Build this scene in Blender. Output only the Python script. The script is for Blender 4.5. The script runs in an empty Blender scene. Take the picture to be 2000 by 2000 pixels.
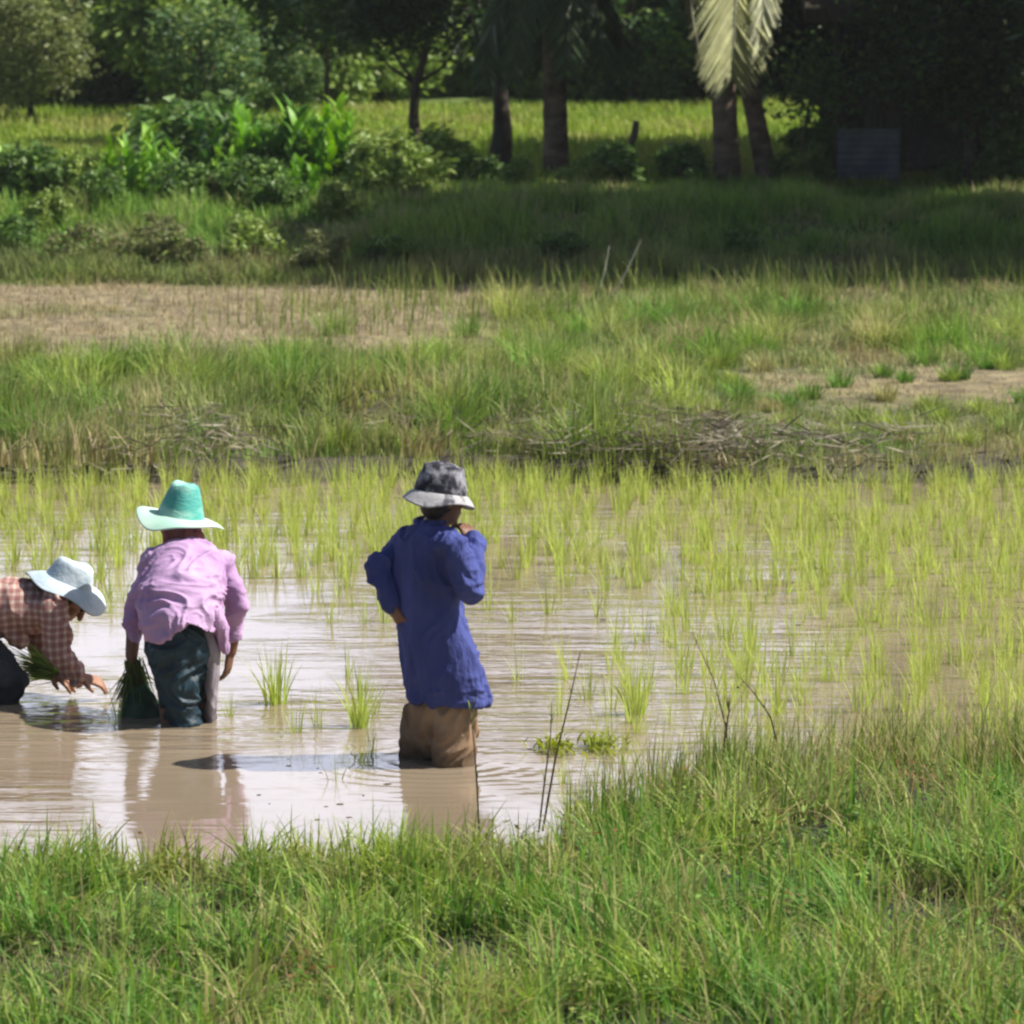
import bpy, math, random
import numpy as np
from mathutils import Vector, Matrix
R = math.radians
sc = bpy.context.scene
C = sc.collection
rng = np.random.default_rng(11)
random.seed(5)

# ------------------------------------------------------------------ camera, sky, sun, exposure
CAM_H = 3.7
PITCH = R(7.64)
F = 1000.0 / math.tan(R(6.0))
cam = bpy.data.cameras.new('camera')
co = bpy.data.objects.new('camera', cam)
C.objects.link(co)
co.location = (0, 0, CAM_H)
co.rotation_euler = (R(90) - PITCH, 0, 0)
cam.sensor_width = 36
cam.lens = 18.0 / math.tan(R(6.0))
cam.clip_start = 0.5
cam.clip_end = 3000
cam.dof.use_dof = True
cam.dof.focus_distance = 20.3
cam.dof.aperture_fstop = 7.1
sc.camera = co

SUN_EL, SUN_AZ = R(50), R(86)        # azimuth clockwise from +Y
w = bpy.data.worlds.new('World')
sc.world = w
w.use_nodes = True
wn, wl = w.node_tree.nodes, w.node_tree.links
bg = wn['Background']
sky = wn.new('ShaderNodeTexSky')
sky.sky_type = 'NISHITA'
sky.sun_disc = False
sky.sun_elevation = SUN_EL
sky.sun_rotation = SUN_AZ
sky.dust_density = 2.0
tc = wn.new('ShaderNodeTexCoord')
mp = wn.new('ShaderNodeMapping')
mp.inputs['Scale'].default_value = (1.6, 1.6, 5.0)
nz = wn.new('ShaderNodeTexNoise')
nz.inputs['Scale'].default_value = 1.7
nz.inputs['Detail'].default_value = 7
cr = wn.new('ShaderNodeValToRGB')
cr.color_ramp.elements[0].position = 0.38
cr.color_ramp.elements[1].position = 0.60
cr.color_ramp.elements[0].color = (0.45, 0.45, 0.45, 1)
cr.color_ramp.elements[1].color = (0.9, 0.9, 0.9, 1)
mx = wn.new('ShaderNodeMix')
mx.data_type = 'RGBA'
mx.inputs[7].default_value = (26.0, 27.0, 32.5, 1)      # sunlit cloud bank
wl.new(tc.outputs['Generated'], mp.inputs[0])
wl.new(mp.outputs[0], nz.inputs['Vector'])
wl.new(nz.outputs[0], cr.inputs[0])
sx = wn.new('ShaderNodeSeparateXYZ')
wl.new(tc.outputs['Generated'], sx.inputs[0])
lo = wn.new('ShaderNodeMapRange')       # clouds lie low in the sky ...
lo.inputs['From Min'].default_value = 0.55; lo.inputs['From Max'].default_value = 0.25
wl.new(sx.outputs[2], lo.inputs['Value'])
nor = wn.new('ShaderNodeMapRange')      # ... on the far side of the fields
nor.inputs['From Min'].default_value = 0.2; nor.inputs['From Max'].default_value = 0.75
wl.new(sx.outputs[1], nor.inputs['Value'])
m1 = wn.new('ShaderNodeMath'); m1.operation = 'MULTIPLY'
m2 = wn.new('ShaderNodeMath'); m2.operation = 'MULTIPLY'
wl.new(lo.outputs[0], m1.inputs[0]); wl.new(nor.outputs[0], m1.inputs[1])
wl.new(m1.outputs[0], m2.inputs[0]); wl.new(cr.outputs[0], m2.inputs[1])
wl.new(m2.outputs[0], mx.inputs[0])
wl.new(sky.outputs[0], mx.inputs[6])
wl.new(mx.outputs[2], bg.inputs[0])
bg.inputs[1].default_value = 0.058

sl = bpy.data.lights.new('sun', 'SUN')
sl.energy = 5.0
sl.angle = R(0.53)
sl.color = (1.0, 0.95, 0.86)
so = bpy.data.objects.new('sun', sl)
C.objects.link(so)
sd = Vector((math.sin(SUN_AZ) * math.cos(SUN_EL), math.cos(SUN_AZ) * math.cos(SUN_EL), math.sin(SUN_EL)))
so.rotation_euler = sd.to_track_quat('Z', 'Y').to_euler()
so.location = sd * 60

sc.view_settings.view_transform = 'Standard'
sc.view_settings.look = 'None'
sc.view_settings.gamma = 1
sc.view_settings.exposure = 0.5
sc.cycles.filter_width = 2.4
sc.cycles.max_bounces = 6
sc.cycles.diffuse_bounces = 3
sc.cycles.glossy_bounces = 3
sc.cycles.transmission_bounces = 3

# ------------------------------------------------------------------ helpers
def ray(px, py):
    u, v = (px - 1000) / F, (1000 - py) / F
    return Vector((u, math.cos(PITCH) + v * math.sin(PITCH), -math.sin(PITCH) + v * math.cos(PITCH)))

def at(px, py, Y):
    d = ray(px, py)
    return Vector((0, 0, CAM_H)) + d * (Y / d.y)

def on(px, py, z=0.0):
    d = ray(px, py)
    return Vector((0, 0, CAM_H)) + d * ((z - CAM_H) / d.z)

_T = rng.random((64, 64, 64))
def vn3(x, y, z):
    x, y, z = np.broadcast_arrays(np.asarray(x, float), np.asarray(y, float), np.asarray(z, float))
    xi, yi, zi = np.floor(x).astype(int), np.floor(y).astype(int), np.floor(z).astype(int)
    fx, fy, fz = x - xi, y - yi, z - zi
    fx, fy, fz = (f * f * (3 - 2 * f) for f in (fx, fy, fz))
    r = 0
    for a in (0, 1):
        for b in (0, 1):
            for c in (0, 1):
                r = r + _T[(xi + a) % 64, (yi + b) % 64, (zi + c) % 64] * (fx if a else 1 - fx) * (fy if b else 1 - fy) * (fz if c else 1 - fz)
    return r

def fbm(x, y, s=1.0, seed=0, o=4):
    t, a, n = 0, 1.0, 0
    for i in range(o):
        t = t + a * vn3(np.asarray(x) / s * 2 ** i + 7.3 * seed, np.asarray(y) / s * 2 ** i + 3.1 * i, seed * 1.7 + i * 5.1)
        n += a
        a *= 0.5
    return t / n

def sstep(a, b, x):
    t = np.clip((x - a) / (b - a), 0, 1)
    return t * t * (3 - 2 * t)

def tag(o, label=None, cat=None, group=None, kind=None):
    if label: o['label'] = label
    if cat: o['category'] = cat
    if group: o['group'] = group
    if kind: o['kind'] = kind
    return o

def empty(name, loc, label, cat, group=None):
    o = bpy.data.objects.new(name, None)
    o.empty_display_size = 0.2
    C.objects.link(o)
    o.location = loc
    return tag(o, label, cat, group)

def link(name, me, mat=None, parent=None):
    if mat is not None:
        me.materials.clear()
        me.materials.append(mat)
    o = bpy.data.objects.new(name, me)
    C.objects.link(o)
    if parent is not None:
        o.parent = parent
        p = parent
        off = Vector((0, 0, 0))
        while p is not None:
            off = off + p.location
            p = p.parent
        o.location = -off               # geometry is given in world space
    return o

def qmesh(name, V, Q, col=None, smooth=False):
    """mesh from an array of vertices and an array of quads (or a list of polygons)"""
    me = bpy.data.meshes.new(name)
    V = np.asarray(V, dtype=np.float32).reshape(-1, 3)
    if isinstance(Q, np.ndarray):
        me.vertices.add(len(V))
        me.vertices.foreach_set('co', V.ravel())
        k = Q.shape[1]
        me.loops.add(Q.size)
        me.loops.foreach_set('vertex_index', Q.astype(np.int32).ravel())
        me.polygons.add(len(Q))
        me.polygons.foreach_set('loop_start', np.arange(0, Q.size, k, dtype=np.int32))
        me.update(calc_edges=True)
    else:
        me.from_pydata([tuple(v) for v in V.tolist()], [], Q)
    if col is not None:
        ca = me.color_attributes.new('col', 'FLOAT_COLOR', 'POINT')
        c4 = np.ones((len(V), 4), dtype=np.float32)
        c4[:, :3] = col
        ca.data.foreach_set('color', c4.ravel())
    if smooth:
        me.polygons.foreach_set('use_smooth', np.ones(len(me.polygons), dtype=bool))
    me.update()
    return me

class Veg:
    """collects coloured quads"""
    def __init__(s):
        s.V, s.Q, s.K, s.n = [], [], [], 0
    def add(s, V, Q, K):
        s.V.append(V); s.Q.append(Q + s.n); s.K.append(K); s.n += len(V)
    def blades(s, base, h, wd, ld, lean, fa, col, seg=3, prof='grass', tipc=None):
        base = np.asarray(base, float).reshape(-1, 3)
        N = len(base)
        h, wd, ld, lean, fa = (np.broadcast_to(np.asarray(a, float), (N,)) for a in (h, wd, ld, lean, fa))
        col = np.broadcast_to(np.asarray(col, float), (N, 3))
        t = np.linspace(0, 1, seg + 1)[None, :]
        up = h[:, None] * (t - 0.42 * np.minimum(lean[:, None], 1.6) * t ** 2.2)
        ho = h[:, None] * lean[:, None] * t ** 1.8
        cx = base[:, 0, None] + np.cos(ld)[:, None] * ho
        cy = base[:, 1, None] + np.sin(ld)[:, None] * ho
        cz = base[:, 2, None] + up
        if prof == 'grass': pr = np.maximum((1 - t) ** 0.75, 0.06)
        else: pr = np.maximum(np.sin(np.pi * np.clip(t * 0.97 + 0.03, 0, 1) ** 0.8), 0.08)
        hw = 0.5 * wd[:, None] * pr
        sx, sy = np.cos(fa)[:, None] * hw, np.sin(fa)[:, None] * hw
        V = np.empty((N, seg + 1, 2, 3))
        V[:, :, 0, 0], V[:, :, 1, 0] = cx - sx, cx + sx
        V[:, :, 0, 1], V[:, :, 1, 1] = cy - sy, cy + sy
        V[:, :, 0, 2] = cz
        V[:, :, 1, 2] = cz
        i = (np.arange(N) * (seg + 1) * 2)[:, None] + (np.arange(seg) * 2)[None, :]
        Q = np.stack([i, i + 1, i + 3, i + 2], -1).reshape(-1, 4)
        K = np.repeat(col[:, None, :], (seg + 1) * 2, 1)
        if tipc is not None:
            tt = np.repeat(t[0] ** 2, 2)[None, :, None]
            K = K * (1 - tt) + np.asarray(tipc).reshape(-1, 1, 3) * tt
        s.add(V.reshape(-1, 3), Q, K.reshape(-1, 3))
    def leaves(s, c, size, col, flat=0.5, asp=0.5, droop=0.3):
        c = np.asarray(c, float).reshape(-1, 3)
        N = len(c)
        a = rng.random(N) * 2 * np.pi
        A = np.stack([np.cos(a), np.sin(a), rng.normal(-droop, 0.5, N)], -1)
        A /= np.linalg.norm(A, axis=1, keepdims=True)
        n = rng.normal(0, 1, (N, 3)) * (1 - flat) + np.array([0, 0, 1.0]) * flat
        B = np.cross(n, A)
        B /= np.linalg.norm(B, axis=1, keepdims=True) + 1e-9
        n = np.cross(A, B)
        L = (np.broadcast_to(np.asarray(size, float), (N,)) * rng.uniform(0.6, 1.3, N))[:, None]
        W = L * asp
        V = np.stack([c, c + A * L * 0.5 + B * W * 0.5 - n * L * 0.06, c + A * L - n * L * 0.12, c + A * L * 0.45 - B * W * 0.5 - n * L * 0.06], 1)
        Q = (np.arange(N) * 4)[:, None] + np.arange(4)[None, :]
        col = np.broadcast_to(np.asarray(col, float), (N, 3))
        s.add(V.reshape(-1, 3), Q, np.repeat(col[:, None, :], 4, 1).reshape(-1, 3))
    def strip(s, a, b, wd, col, side=None):
        """flat tapering leaflets from points a to points b"""
        a, b = np.asarray(a, float), np.asarray(b, float)
        N = len(a)
        d = b - a
        if side is None: side = rng.normal(0, 1, (N, 3))
        sv = np.cross(d, side)
        sv /= np.linalg.norm(sv, axis=1, keepdims=True) + 1e-9
        sv = sv * np.broadcast_to(np.asarray(wd, float), (N,))[:, None] * 0.5
        m = a + d * 0.4
        V = np.stack([a - sv * .5, a + sv * .5, m + sv, m - sv, b + sv * .12, b - sv * .12], 1)
        i = np.arange(N)[:, None] * 6
        Q = np.concatenate([i + np.array([[0, 1, 2, 3]]), i + np.array([[3, 2, 4, 5]])], 0)
        col = np.broadcast_to(np.asarray(col, float), (N, 3))
        s.add(V.reshape(-1, 3), Q, np.repeat(col[:, None, :], 6, 1).reshape(-1, 3))
    def mesh(s, name):
        return qmesh(name, np.concatenate(s.V), np.concatenate(s.Q), np.concatenate(s.K))

def tube(pts, rad, n=10, wob=0.0, squash=1.0):
    """closed tube through points; returns (verts, faces as lists)"""
    pts = [Vector(p) for p in pts]
    V, Fc = [], []
    for i, p in enumerate(pts):
        d = (pts[min(i + 1, len(pts) - 1)] - pts[max(i - 1, 0)]).normalized()
        ref = Vector((0, 1, 0)) if abs(d.y) < 0.9 else Vector((1, 0, 0))
        a = d.cross(ref).normalized()
        b = d.cross(a).normalized()
        for k in range(n):
            th = 2 * math.pi * k / n
            r = rad[i] * (1 + wob * (random.random() - 0.5))
            V.append(p + a * math.cos(th) * r + b * math.sin(th) * r * squash)
    for i in range(len(pts) - 1):
        for k in range(n):
            Fc.append((i * n + k, i * n + (k + 1) % n, (i + 1) * n + (k + 1) % n, (i + 1) * n + k))
    Fc.append(tuple(range(n - 1, -1, -1)))
    Fc.append(tuple((len(pts) - 1) * n + k for k in range(n)))
    return V, Fc

def merge(parts):
    V, Fc = [], []
    for v, f in parts:
        o = len(V)
        V += list(v)
        Fc += [tuple(i + o for i in q) for q in f]
    return V, Fc

# ------------------------------------------------------------------ materials
def mat(name):
    m = bpy.data.materials.new(name)
    m.use_nodes = True
    nt = m.node_tree
    return m, nt.nodes, nt.links, nt.nodes['Principled BSDF']

def foliage(name, trans=0.35, rough=0.6, gain=1.0, spec=0.25):
    m, n, l, p = mat(name)
    at_ = n.new('ShaderNodeAttribute'); at_.attribute_name = 'col'
    ge = n.new('ShaderNodeNewGeometry')
    no = n.new('ShaderNodeTexNoise'); no.inputs['Scale'].default_value = 9.0
    l.new(ge.outputs['Position'], no.inputs['Vector'])
    mr = n.new('ShaderNodeMapRange')
    mr.inputs['To Min'].default_value = 0.65 * gain
    mr.inputs['To Max'].default_value = 1.35 * gain
    l.new(no.outputs[0], mr.inputs['Value'])
    mu = n.new('ShaderNodeVectorMath'); mu.operation = 'SCALE'
    l.new(at_.outputs['Color'], mu.inputs[0])
    l.new(mr.outputs[0], mu.inputs['Scale'])
    l.new(mu.outputs[0], p.inputs['Base Color'])
    p.inputs['Roughness'].default_value = rough
    p.inputs['Specular IOR Level'].default_value = spec
    tr = n.new('ShaderNodeBsdfTranslucent')
    hs = n.new('ShaderNodeHueSaturation')
    hs.inputs['Saturation'].default_value = 1.1
    hs.inputs['Value'].default_value = 1.15
    l.new(mu.outputs[0], hs.inputs['Color'])
    l.new(hs.outputs[0], tr.inputs['Color'])
    ms = n.new('ShaderNodeMixShader'); ms.inputs[0].default_value = trans
    l.new(p.outputs[0], ms.inputs[1]); l.new(tr.outputs[0], ms.inputs[2])
    l.new(ms.outputs[0], n['Material Output'].inputs[0])
    return m

def noisy(name, c1, c2, scale=8, rough=0.8, bump=0.2, stretch=(1, 1, 1), pos=(0.35, 0.65), detail=5, spec=0.3, coord='Object', bscale=None, bdist=0.01):
    m, n, l, p = mat(name)
    t = n.new('ShaderNodeTexCoord')
    mpn = n.new('ShaderNodeMapping'); mpn.inputs['Scale'].default_value = stretch
    l.new(t.outputs[coord], mpn.inputs[0])
    no = n.new('ShaderNodeTexNoise')
    no.inputs['Scale'].default_value = scale; no.inputs['Detail'].default_value = detail
    l.new(mpn.outputs[0], no.inputs['Vector'])
    r = n.new('ShaderNodeValToRGB')
    r.color_ramp.elements[0].position, r.color_ramp.elements[1].position = pos
    r.color_ramp.elements[0].color = (*c1, 1); r.color_ramp.elements[1].color = (*c2, 1)
    l.new(no.outputs[0], r.inputs[0]); l.new(r.outputs[0], p.inputs['Base Color'])
    p.inputs['Roughness'].default_value = rough
    p.inputs['Specular IOR Level'].default_value = spec
    if bump:
        n2 = n.new('ShaderNodeTexNoise'); n2.inputs['Scale'].default_value = bscale or scale * 3; n2.inputs['Detail'].default_value = 4
        l.new(mpn.outputs[0], n2.inputs['Vector'])
        b = n.new('ShaderNodeBump'); b.inputs['Strength'].default_value = bump; b.inputs['Distance'].default_value = bdist
        l.new(n2.outputs[0], b.inputs['Height']); l.new(b.outputs[0], p.inputs['Normal'])
    return m

M = {}
M['grass'] = foliage('grass blades', 0.35, 0.65)
M['rice'] = foliage('rice leaves', 0.45, 0.5)
M['leaf'] = foliage('tree leaves', 0.28, 0.5, spec=0.4)
M['straw'] = foliage('dry straw', 0.2, 0.8)
M['bark'] = noisy('bark', (0.045, 0.035, 0.027), (0.12, 0.095, 0.075), 6, 0.9, 0.6, (1, 1, 0.35), bdist=0.03)
M['palmbark'] = noisy('palm bark', (0.08, 0.052, 0.040), (0.24, 0.17, 0.13), 5, 0.9, 0.8, (1, 1, 2.0), bdist=0.03)
M['mud'] = noisy('mud clods', (0.04, 0.032, 0.026), (0.11, 0.085, 0.065), 20, 0.5, 0.5)
M['skin'] = noisy('brown skin', (0.16, 0.075, 0.045), (0.22, 0.11, 0.07), 12, 0.5, 0.1)
M['skin2'] = noisy('tanned hands', (0.30, 0.15, 0.095), (0.38, 0.2, 0.13), 12, 0.5, 0.1)
M['hair'] = noisy('black hair', (0.008, 0.007, 0.006), (0.022, 0.018, 0.016), 60, 0.5, 0.4, (1, 1, 0.3))
M['blue'] = noisy('blue cotton', (0.045, 0.056, 0.19), (0.080, 0.100, 0.32), 6, 0.85, 0.9, (1, 1, 0.3), spec=0.15, bscale=17, bdist=0.03)
M['khaki'] = noisy('wet khaki cloth', (0.20, 0.125, 0.075), (0.35, 0.24, 0.155), 7, 0.8, 0.3, spec=0.2, bscale=30)
M['pink'] = noisy('pink knit shirt', (0.40, 0.24, 0.45), (0.55, 0.37, 0.59), 4, 0.85, 0.7, (0.5, 1, 1.3), spec=0.1, bscale=16, bdist=0.02)
M['navy'] = noisy('dark teal trousers', (0.008, 0.022, 0.034), (0.020, 0.055, 0.080), 9, 0.55, 0.3, spec=0.35, bscale=60)
M['greycloth'] = noisy('grey lilac cloth', (0.25, 0.22, 0.26), (0.38, 0.34, 0.38), 12, 0.8, 0.3)
M['greytrouser'] = noisy('charcoal trousers', (0.022, 0.026, 0.033), (0.055, 0.062, 0.072), 9, 0.8, 0.3)
M['scarf'] = noisy('red brown scarf', (0.16, 0.05, 0.05), (0.32, 0.13, 0.12), 14, 0.9, 0.3)
M['mint'] = noisy('mint green hat cloth', (0.10, 0.42, 0.37), (0.42, 0.72, 0.62), 3, 0.8, 0.6, (1, 1, 3), pos=(0.42, 0.56), spec=0.2, bscale=30, bdist=0.01)
M['mintpale'] = noisy('pale mint brim', (0.42, 0.68, 0.56), (0.62, 0.78, 0.68), 5, 0.8, 0.2, spec=0.2)
M['paleblue'] = noisy('pale blue hat cloth', (0.38, 0.48, 0.56), (0.60, 0.68, 0.74), 7, 0.8, 0.6, bscale=35, bdist=0.01)
M['olive'] = noisy('olive brim lining', (0.14, 0.14, 0.08), (0.24, 0.23, 0.14), 7, 0.8, 0.2)
M['camo'] = noisy('grey patterned hat cloth', (0.020, 0.020, 0.032), (0.27, 0.27, 0.31), 22, 0.85, 0.3, pos=(0.42, 0.64), detail=2)
M['camopale'] = noisy('pale grey brim cloth', (0.08, 0.08, 0.10), (0.42, 0.41, 0.43), 20, 0.85, 0.2, pos=(0.34, 0.5), detail=2)
M['sack'] = noisy('dark green sacking', (0.022, 0.055, 0.032), (0.05, 0.105, 0.06), 14, 0.8, 0.3)
M['sheet'] = noisy('weathered grey blue sheet', (0.15, 0.175, 0.23), (0.24, 0.27, 0.33), 5, 0.5, 0.1)
M['thatch'] = noisy('old thatch', (0.05, 0.043, 0.033), (0.10, 0.085, 0.065), 12, 0.95, 0.8, (6, 1, 1), bdist=0.03)
M['wood'] = noisy('weathered wood', (0.06, 0.05, 0.042), (0.15, 0.125, 0.1), 9, 0.9, 0.5, (4, 4, 0.5))
M['stalk'] = noisy('dry stalk', (0.07, 0.05, 0.035), (0.15, 0.11, 0.075), 20, 0.8, 0.1)
M['palestick'] = noisy('bleached stick', (0.36, 0.36, 0.29), (0.5, 0.5, 0.42), 20, 0.8, 0.1)
M['eye'] = noisy('eye', (0.01, 0.008, 0.006), (0.02, 0.015, 0.012), 5, 0.2, 0)

def wet(m, z0, z1, f=0.45):
    n, l = m.node_tree.nodes, m.node_tree.links
    p = n['Principled BSDF']; src = p.inputs['Base Color'].links[0].from_socket
    ge = n.new('ShaderNodeNewGeometry'); se = n.new('ShaderNodeSeparateXYZ'); no = n.new('ShaderNodeTexNoise'); no.inputs['Scale'].default_value = 14
    l.new(ge.outputs['Position'], no.inputs['Vector']); l.new(ge.outputs['Position'], se.inputs[0])
    a = n.new('ShaderNodeMath'); a.operation = 'MULTIPLY_ADD'; a.inputs[1].default_value = -0.16
    l.new(no.outputs[0], a.inputs[0]); l.new(se.outputs[2], a.inputs[2])
    mr = n.new('ShaderNodeMapRange'); mr.inputs['From Min'].default_value = z0 - 0.08; mr.inputs['From Max'].default_value = z1 - 0.08
    mr.inputs['To Min'].default_value = f; mr.inputs['To Max'].default_value = 1.0
    l.new(a.outputs[0], mr.inputs['Value'])
    v = n.new('ShaderNodeVectorMath'); v.operation = 'SCALE'
    l.new(src, v.inputs[0]); l.new(mr.outputs[0], v.inputs['Scale']); l.new(v.outputs[0], p.inputs['Base Color'])
wet(M['khaki'], 0.03, 0.09)
wet(M['greycloth'], 0.02, 0.08)
wet(M['greytrouser'], 0.02, 0.08)

def plaid():
    m, n, l, p = mat('checked shirt cloth')
    t = n.new('ShaderNodeTexCoord')
    sep = n.new('ShaderNodeSeparateXYZ'); 
    dn = n.new('ShaderNodeTexNoise'); dn.inputs['Scale'].default_value = 5
    l.new(t.outputs['Object'], dn.inputs['Vector'])
    ad = n.new('ShaderNodeVectorMath'); ad.operation = 'MULTIPLY_ADD'
    ad.inputs[1].default_value = (0.05, 0.05, 0.05)
    l.new(dn.outputs['Color'], ad.inputs[0]); l.new(t.outputs['Object'], ad.inputs[2])
    l.new(ad.outputs[0], sep.inputs[0])
    def band(out, k, ph):
        a = n.new('ShaderNodeMath'); a.operation = 'MULTIPLY'; a.inputs[1].default_value = k
        l.new(out, a.inputs[0])
        s_ = n.new('ShaderNodeMath'); s_.operation = 'SINE'; l.new(a.outputs[0], s_.inputs[0])
        g = n.new('ShaderNodeMath'); g.operation = 'GREATER_THAN'; g.inputs[1].default_value = ph
        l.new(s_.outputs[0], g.inputs[0])
        return g.outputs[0]
    b1, b2 = band(sep.outputs[0], 190, 0.25), band(sep.outputs[2], 190, 0.25)
    su = n.new('ShaderNodeMath'); su.operation = 'ADD'; l.new(b1, su.inputs[0]); l.new(b2, su.inputs[1])
    r = n.new('ShaderNodeValToRGB')
    r.color_ramp.elements[0].color = (0.32, 0.15, 0.135, 1)
    r.color_ramp.elements[1].color = (0.60, 0.46, 0.40, 1)
    e = r.color_ramp.elements.new(0.5); e.color = (0.44, 0.26, 0.225, 1)
    h = n.new('ShaderNodeMath'); h.operation = 'MULTIPLY'; h.inputs[1].default_value = 0.5
    l.new(su.outputs[0], h.inputs[0]); l.new(h.outputs[0], r.inputs[0])
    l.new(r.outputs[0], p.inputs['Base Color'])
    p.inputs['Roughness'].default_value = 0.85
    return m
M['plaid'] = plaid()

WAVE_CENTRES = [(at(857, 1490, 19.85).x, 19.85), (at(370, 1415, 20.7).x, 20.7), (at(10, 1380, 21.3).x, 21.3)]
def water():
    m, n, l, p = mat('muddy water')
    t = n.new('ShaderNodeTexCoord')
    def noise(sx, sy, scale, det=3, dist=0.0):
        a = n.new('ShaderNodeMapping'); a.inputs['Scale'].default_value = (sx, sy, 1)
        l.new(t.outputs['Object'], a.inputs[0])
        b = n.new('ShaderNodeTexNoise'); b.inputs['Scale'].default_value = scale
        b.inputs['Detail'].default_value = det; b.inputs['Distortion'].default_value = dist
        l.new(a.outputs[0], b.inputs['Vector'])
        return b
    big = noise(1, 0.6, 0.8, 4)
    r = n.new('ShaderNodeValToRGB')
    r.color_ramp.elements[0].position = 0.3; r.color_ramp.elements[1].position = 0.7
    r.color_ramp.elements[0].color = (0.225, 0.175, 0.118, 1)
    r.color_ramp.elements[1].color = (0.295, 0.235, 0.168, 1)
    l.new(big.outputs[0], r.inputs[0]); l.new(r.outputs[0], p.inputs['Base Color'])
    p.inputs['Roughness'].default_value = 0.06
    p.inputs['IOR'].default_value = 1.36
    # ripples: long crests, calmer patches
    rip = noise(0.9, 5.2, 1.15, 3, 0.3)
    fine = noise(3.0, 9.0, 2.2, 2, 0.2)
    patch = noise(0.5, 0.5, 0.9, 2)
    pr = n.new('ShaderNodeMapRange')
    pr.inputs['From Min'].default_value = 0.40; pr.inputs['From Max'].default_value = 0.62
    pr.inputs['To Min'].default_value = 0.12; pr.inputs['To Max'].default_value = 1.0
    l.new(patch.outputs[0], pr.inputs['Value'])
    s1 = n.new('ShaderNodeMath'); s1.operation = 'MULTIPLY_ADD'; s1.inputs[1].default_value = 0.22
    l.new(fine.outputs[0], s1.inputs[0]); l.new(rip.outputs[0], s1.inputs[2])
    mu = n.new('ShaderNodeMath'); mu.operation = 'MULTIPLY'
    l.new(s1.outputs[0], mu.inputs[0]); l.new(pr.outputs[0], mu.inputs[1])
    hsum = mu.outputs[0]
    for cx_, cy_ in WAVE_CENTRES:           # rings spreading from the waders' legs
        dn_ = n.new('ShaderNodeVectorMath'); dn_.operation = 'DISTANCE'
        dn_.inputs[1].default_value = (cx_, cy_, 0)
        l.new(t.outputs['Object'], dn_.inputs[0])
        k1_ = n.new('ShaderNodeMath'); k1_.operation = 'MULTIPLY'; k1_.inputs[1].default_value = 62.0
        l.new(dn_.outputs['Value'], k1_.inputs[0])
        k2_ = n.new('ShaderNodeMath'); k2_.operation = 'SINE'; l.new(k1_.outputs[0], k2_.inputs[0])
        k3_ = n.new('ShaderNodeMapRange'); k3_.inputs['From Min'].default_value = 0.15; k3_.inputs['From Max'].default_value = 1.1
        k3_.inputs['To Min'].default_value = 0.03; k3_.inputs['To Max'].default_value = 0.0
        l.new(dn_.outputs['Value'], k3_.inputs['Value'])
        k4_ = n.new('ShaderNodeMath'); k4_.operation = 'MULTIPLY_ADD'
        l.new(k2_.outputs[0], k4_.inputs[0]); l.new(k3_.outputs[0], k4_.inputs[1]); l.new(hsum, k4_.inputs[2])
        hsum = k4_.outputs[0]
    b = n.new('ShaderNodeBump'); b.inputs['Strength'].default_value = 1.0; b.inputs['Distance'].default_value = 0.024
    l.new(hsum, b.inputs['Height']); l.new(b.outputs[0], p.inputs['Normal'])
    return m
M['water'] = water()

def ground_mat():
    m, n, l, p = mat('earth and turf')
    ge = n.new('ShaderNodeTexCoord')
    a = n.new('ShaderNodeAttribute'); a.attribute_name = 'col'
    no = n.new('ShaderNodeTexNoise'); no.inputs['Scale'].default_value = 6; no.inputs['Detail'].default_value = 8
    l.new(ge.outputs['Object'], no.inputs['Vector'])
    mr = n.new('ShaderNodeMapRange'); mr.inputs['From Min'].default_value = 0.3; mr.inputs['From Max'].default_value = 0.7
    mr.inputs['To Min'].default_value = 0.5; mr.inputs['To Max'].default_value = 1.5
    l.new(no.outputs[0], mr.inputs['Value'])
    mu = n.new('ShaderNodeVectorMath'); mu.operation = 'SCALE'
    l.new(a.outputs['Color'], mu.inputs[0]); l.new(mr.outputs[0], mu.inputs['Scale'])
    l.new(mu.outputs[0], p.inputs['Base Color'])
    p.inputs['Roughness'].default_value = 0.9
    b = n.new('ShaderNodeBump'); b.inputs['Strength'].default_value = 0.8; b.inputs['Distance'].default_value = 0.06
    l.new(no.outputs[0], b.inputs['Height']); l.new(b.outputs[0], p.inputs['Normal'])
    return m
M['ground'] = ground_mat()

# ------------------------------------------------------------------ ground
def near_edge(x):
    return np.interp(x, [-9, -1.9, -1.0, -0.3, 0.15, 0.5, 0.9, 1.5, 3, 9], [17.3, 17.2, 17.25, 17.4, 17.65, 18.3, 18.95, 19.35, 19.5, 19.5]) + 0.25 * (fbm(x, x * 0, 0.6, 3) - 0.5)
def far_edge(x):
    return 28.75 + 0.8 * (fbm(x, x * 0, 1.4, 4) - 0.5)

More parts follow.
